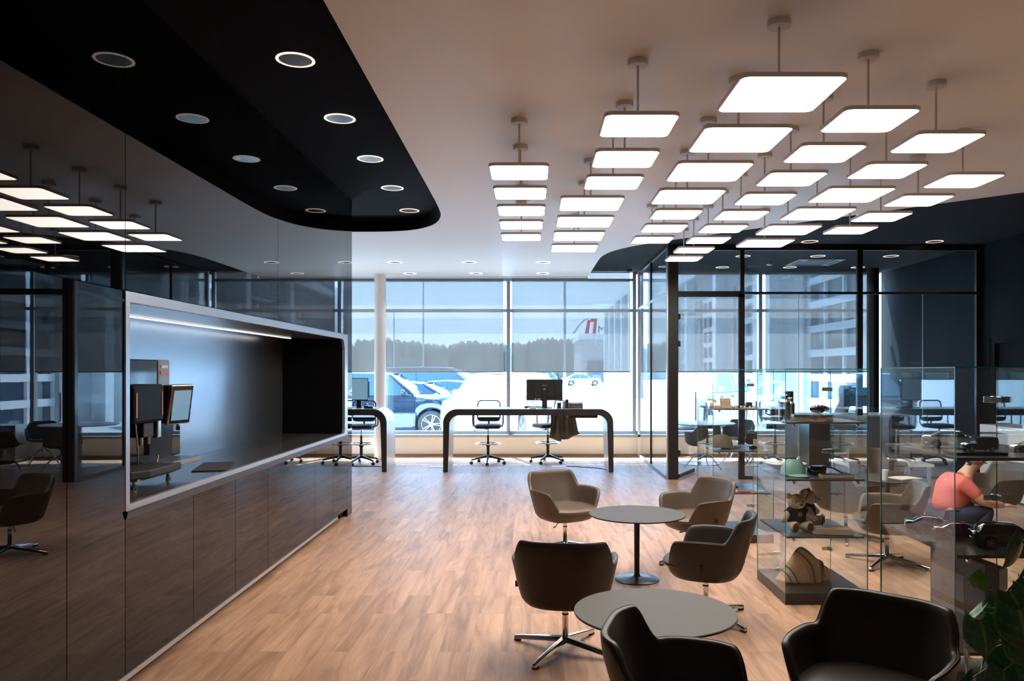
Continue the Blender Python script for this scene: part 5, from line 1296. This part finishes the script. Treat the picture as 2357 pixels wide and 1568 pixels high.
for sy in (-1, 1):
    bx_, by_ = (.50, -.17) if sy < 0 else (.56, .22)
    h_ = MB(); h_.ball((bx_, by_, .455), (.040, .036, .018), 14, 8)
    for k in range(4):
        y0 = by_-.026+.017*k; ln_ = (.055, .064, .060, .048)[k]
        h_.tube([(bx_+.02, y0, .457), (bx_+.02+ln_*.5, y0+.002*k, .452), (bx_+.02+ln_, y0+.003*k, .434)], [.0095, .009, .0075], 8)
    h_.tube([(bx_-.01, by_-.03*sy, .455), (bx_+.02, by_-.055*sy, .447), (bx_+.045, by_-.062*sy, .437)], [.012, .010, .008], 8)
    h_.build('hand', M['skin'], p, smooth=60)
fc = MB(); fc.ball((.402, .012, .875), (.016, .012, .018), 10, 8); fc.build('nose', M['skin'], p, smooth=60)
for sy in (-1, 1):
    MB().ball((.388, .014+sy*.033, .905), (.012, .012, .008), 10, 8).build('eye', M['white_paint'], p, smooth=60)
    MB().ball((.315, .03+sy*.088, .885), (.018, .010, .028), 12, 8).build('ear', M['skin'], p, smooth=60)
MB().ball((.392, .012, .842), (.012, .024, .007), 12, 8).build('mouth', pm('lips', (.42, .14, .12), .5), p, smooth=60)

# ---------------------------------------------------------------- potted climbing plant in the bottom right corner
lm = bpy.data.materials.new('plant_leaf'); lm.use_nodes = True; n = lm.node_tree; b_ = n.nodes['Principled BSDF']
b_.inputs['Roughness'].default_value = .32; b_.inputs['Coat Weight'].default_value = .3
at = n.nodes.new('ShaderNodeAttribute'); at.attribute_name = 'vein'; at.attribute_type = 'GEOMETRY'
mx = n.nodes.new('ShaderNodeMix'); mx.data_type = 'RGBA'; mx.inputs[6].default_value = (.025, .14, .055, 1); mx.inputs[7].default_value = (.20, .34, .13, 1)
n.links.new(at.outputs['Fac'], mx.inputs[0]); n.links.new(mx.outputs[2], b_.inputs['Base Color'])
lm2 = pm('young_leaf', (.12, .36, .03), .35)
leaf_me = {}
def leaf_mesh(mat, kind):
    if kind in leaf_me: return leaf_me[kind]
    vs, fs, at_ = [], [], []; NU, NV = 15, 8
    for i in range(NU):
        u = i/(NU-1)
        w = .5*1.02*(math.sin(PI*min(1, (u*.92+.085))**.72)**.85) if u < 1 else 0
        w = max(w, 0)*(1-u**4)+.0
        for j in range(-NV, NV+1):
            v = j/NV
            y = -u+.0; x = w*v
            y += .16*abs(v)**1.5*math.exp(-(u/.16)**2)*1.3 if True else 0
            z = -.10*abs(v)**1.6*w*2+.05*math.sin(u*PI)-.22*u*u+.012*math.sin(10*u-6*abs(v))*abs(v)
            vs.append((x, y, z)); vein = max(0, 1-abs(v)/.10) if True else 0
            vein = max(vein, .8*max(0, 1-abs(((u*6-abs(v)*2.4) % 1)-.5)/.10)*(.9-.3*abs(v)), .7*max(0, (abs(v)-.90)/.1))
            at_.append(vein)
    W_ = 2*NV+1
    for i in range(NU-1):
        for j in range(W_-1): fs.append((i*W_+j, i*W_+j+1, (i+1)*W_+j+1, (i+1)*W_+j))
    me = bpy.data.meshes.new('leaf'); me.from_pydata(vs, [], fs); me.materials.append(mat)
    a = me.attributes.new('vein', 'FLOAT', 'POINT'); a.data.foreach_set('value', at_)
    me.polygons.foreach_set('use_smooth', [True]*len(me.polygons)); leaf_me[kind] = me; return me
px_, py_ = 1.33, 1.95
pl = thing('climbing_plant', 'dark green heart-leaved climbing plant in the bottom right corner', 'plant', (px_, py_, .82))
leaf_mesh(lm, 'd'); leaf_mesh(lm2, 'y')
def L2W(x, y, Y): return Vector(((x-1222)/1800*Y-px_, Y-py_, 1.75-(y-855)/1800*Y-.82))
# leaf list: base point as seen (x, y in the photo), depth, size, droop direction (deg, 0 = straight down, + to the right), turn, kind
LV = [(2352, 1242, 1.98, .098, -42, 35, 'd'), (2228, 1410, 1.95, .060, -15, 55, 'y'), (2253, 1352, 1.93, .050, 172, 60, 'y'), (2262, 1398, 1.90, .072, -58, 70, 'y'),
      (2256, 1428, 1.88, .098, 4, 8, 'd'), (2300, 1408, 1.95, .085, -8, 60, 'd'), (2325, 1362, 1.90, .094, 18, 15, 'd'), (2345, 1402, 1.86, .118, 12, -18, 'd'),
      (2300, 1416, 1.92, .072, 40, 50, 'y'), (2225, 1490, 1.93, .075, -12, 65, 'd'), (2268, 1500, 1.92, .055, -25, 60, 'y'), (2300, 1480, 1.98, .10, 5, 20, 'd'),
      (2330, 1500, 1.94, .105, -6, -25, 'd'), (2352, 1360, 2.0, .075, 60, 30, 'y'), (2290, 1380, 2.05, .085, -20, 30, 'd'), (2340, 1460, 1.90, .10, 25, 10, 'd'),
      (2280, 1540, 1.95, .08, 50, 30, 'd'), (2240, 1560, 1.98, .07, -50, 30, 'd'), (2355, 1330, 2.02, .06, -5, 40, 'd'), (2310, 1545, 1.90, .09, -10, 0, 'd'), (2375, 1420, 1.95, .11, 30, -30, 'd'), (2390, 1350, 1.98, .10, -20, 20, 'd'), (2400, 1500, 1.95, .11, 0, 0, 'd')]
hub = Vector((0, 0, .13))
for i, (x, y, Y, s_, dr_, tn, kd) in enumerate(LV):
    p0 = L2W(x, y, Y)
    o = bpy.data.objects.new('leaf', leaf_me[kd]); COL.objects.link(o); o.parent = pl
    # leaf runs along its local -Y from the stalk; stand it up so that it hangs and faces the room
    mt = Matrix.Translation(p0) @ Matrix.Rotation(R(dr_), 4, 'Y').inverted() @ Matrix.Rotation(R(tn), 4, 'Z') @ Matrix.Rotation(R(72), 4, 'X') @ Matrix.Scale(s_, 4)
    o.matrix_local = mt
    mid = (p0+hub)/2+Vector((random.uniform(-.03, .03), random.uniform(-.02, .02), .05))
    st_ = [hub+(mid-hub)*k/4*1.0 for k in range(5)]+[mid+(p0-mid)*k/4 for k in range(1, 5)]
    for q in range(len(st_)): st_[q] = st_[q]+Vector((0, 0, .03*math.sin(PI*q/8)))
    st_[-1] = p0
    MB().tube(st_, .0022, 6).build('stalk', M['stem'], pl, smooth=60)
MB().tube([hub+Vector((0, 0, -.12)), hub, L2W(2300, 1380, 1.97), L2W(2345, 1335, 1.99), L2W(2372, 1290, 2.0)], .0045, 8).build('vine', M['stem'], pl, smooth=60)
MB().lathe([(0, 0), (.085, 0), (.105, .12), (.108, .125), (.100, .125), (.095, .105), (0, .105)], 36).build('pot', M['pot'], pl, smooth=40)
MB().lathe([(0, .106), (.094, .106)], 24).build('soil', M['soil'], pl)
t = thing('plant_stand', 'dark stand carrying the climbing plant, below the edge of the view', 'plant stand', (px_, py_, 0))
MB().box(-.16, .16, -.16, .16, .78, .82).build('top', M['black_matte'], t, bevel=.004); MB().box(-.14, .14, -.14, .14, 0, .78).build('body', M['black_matte'], t)
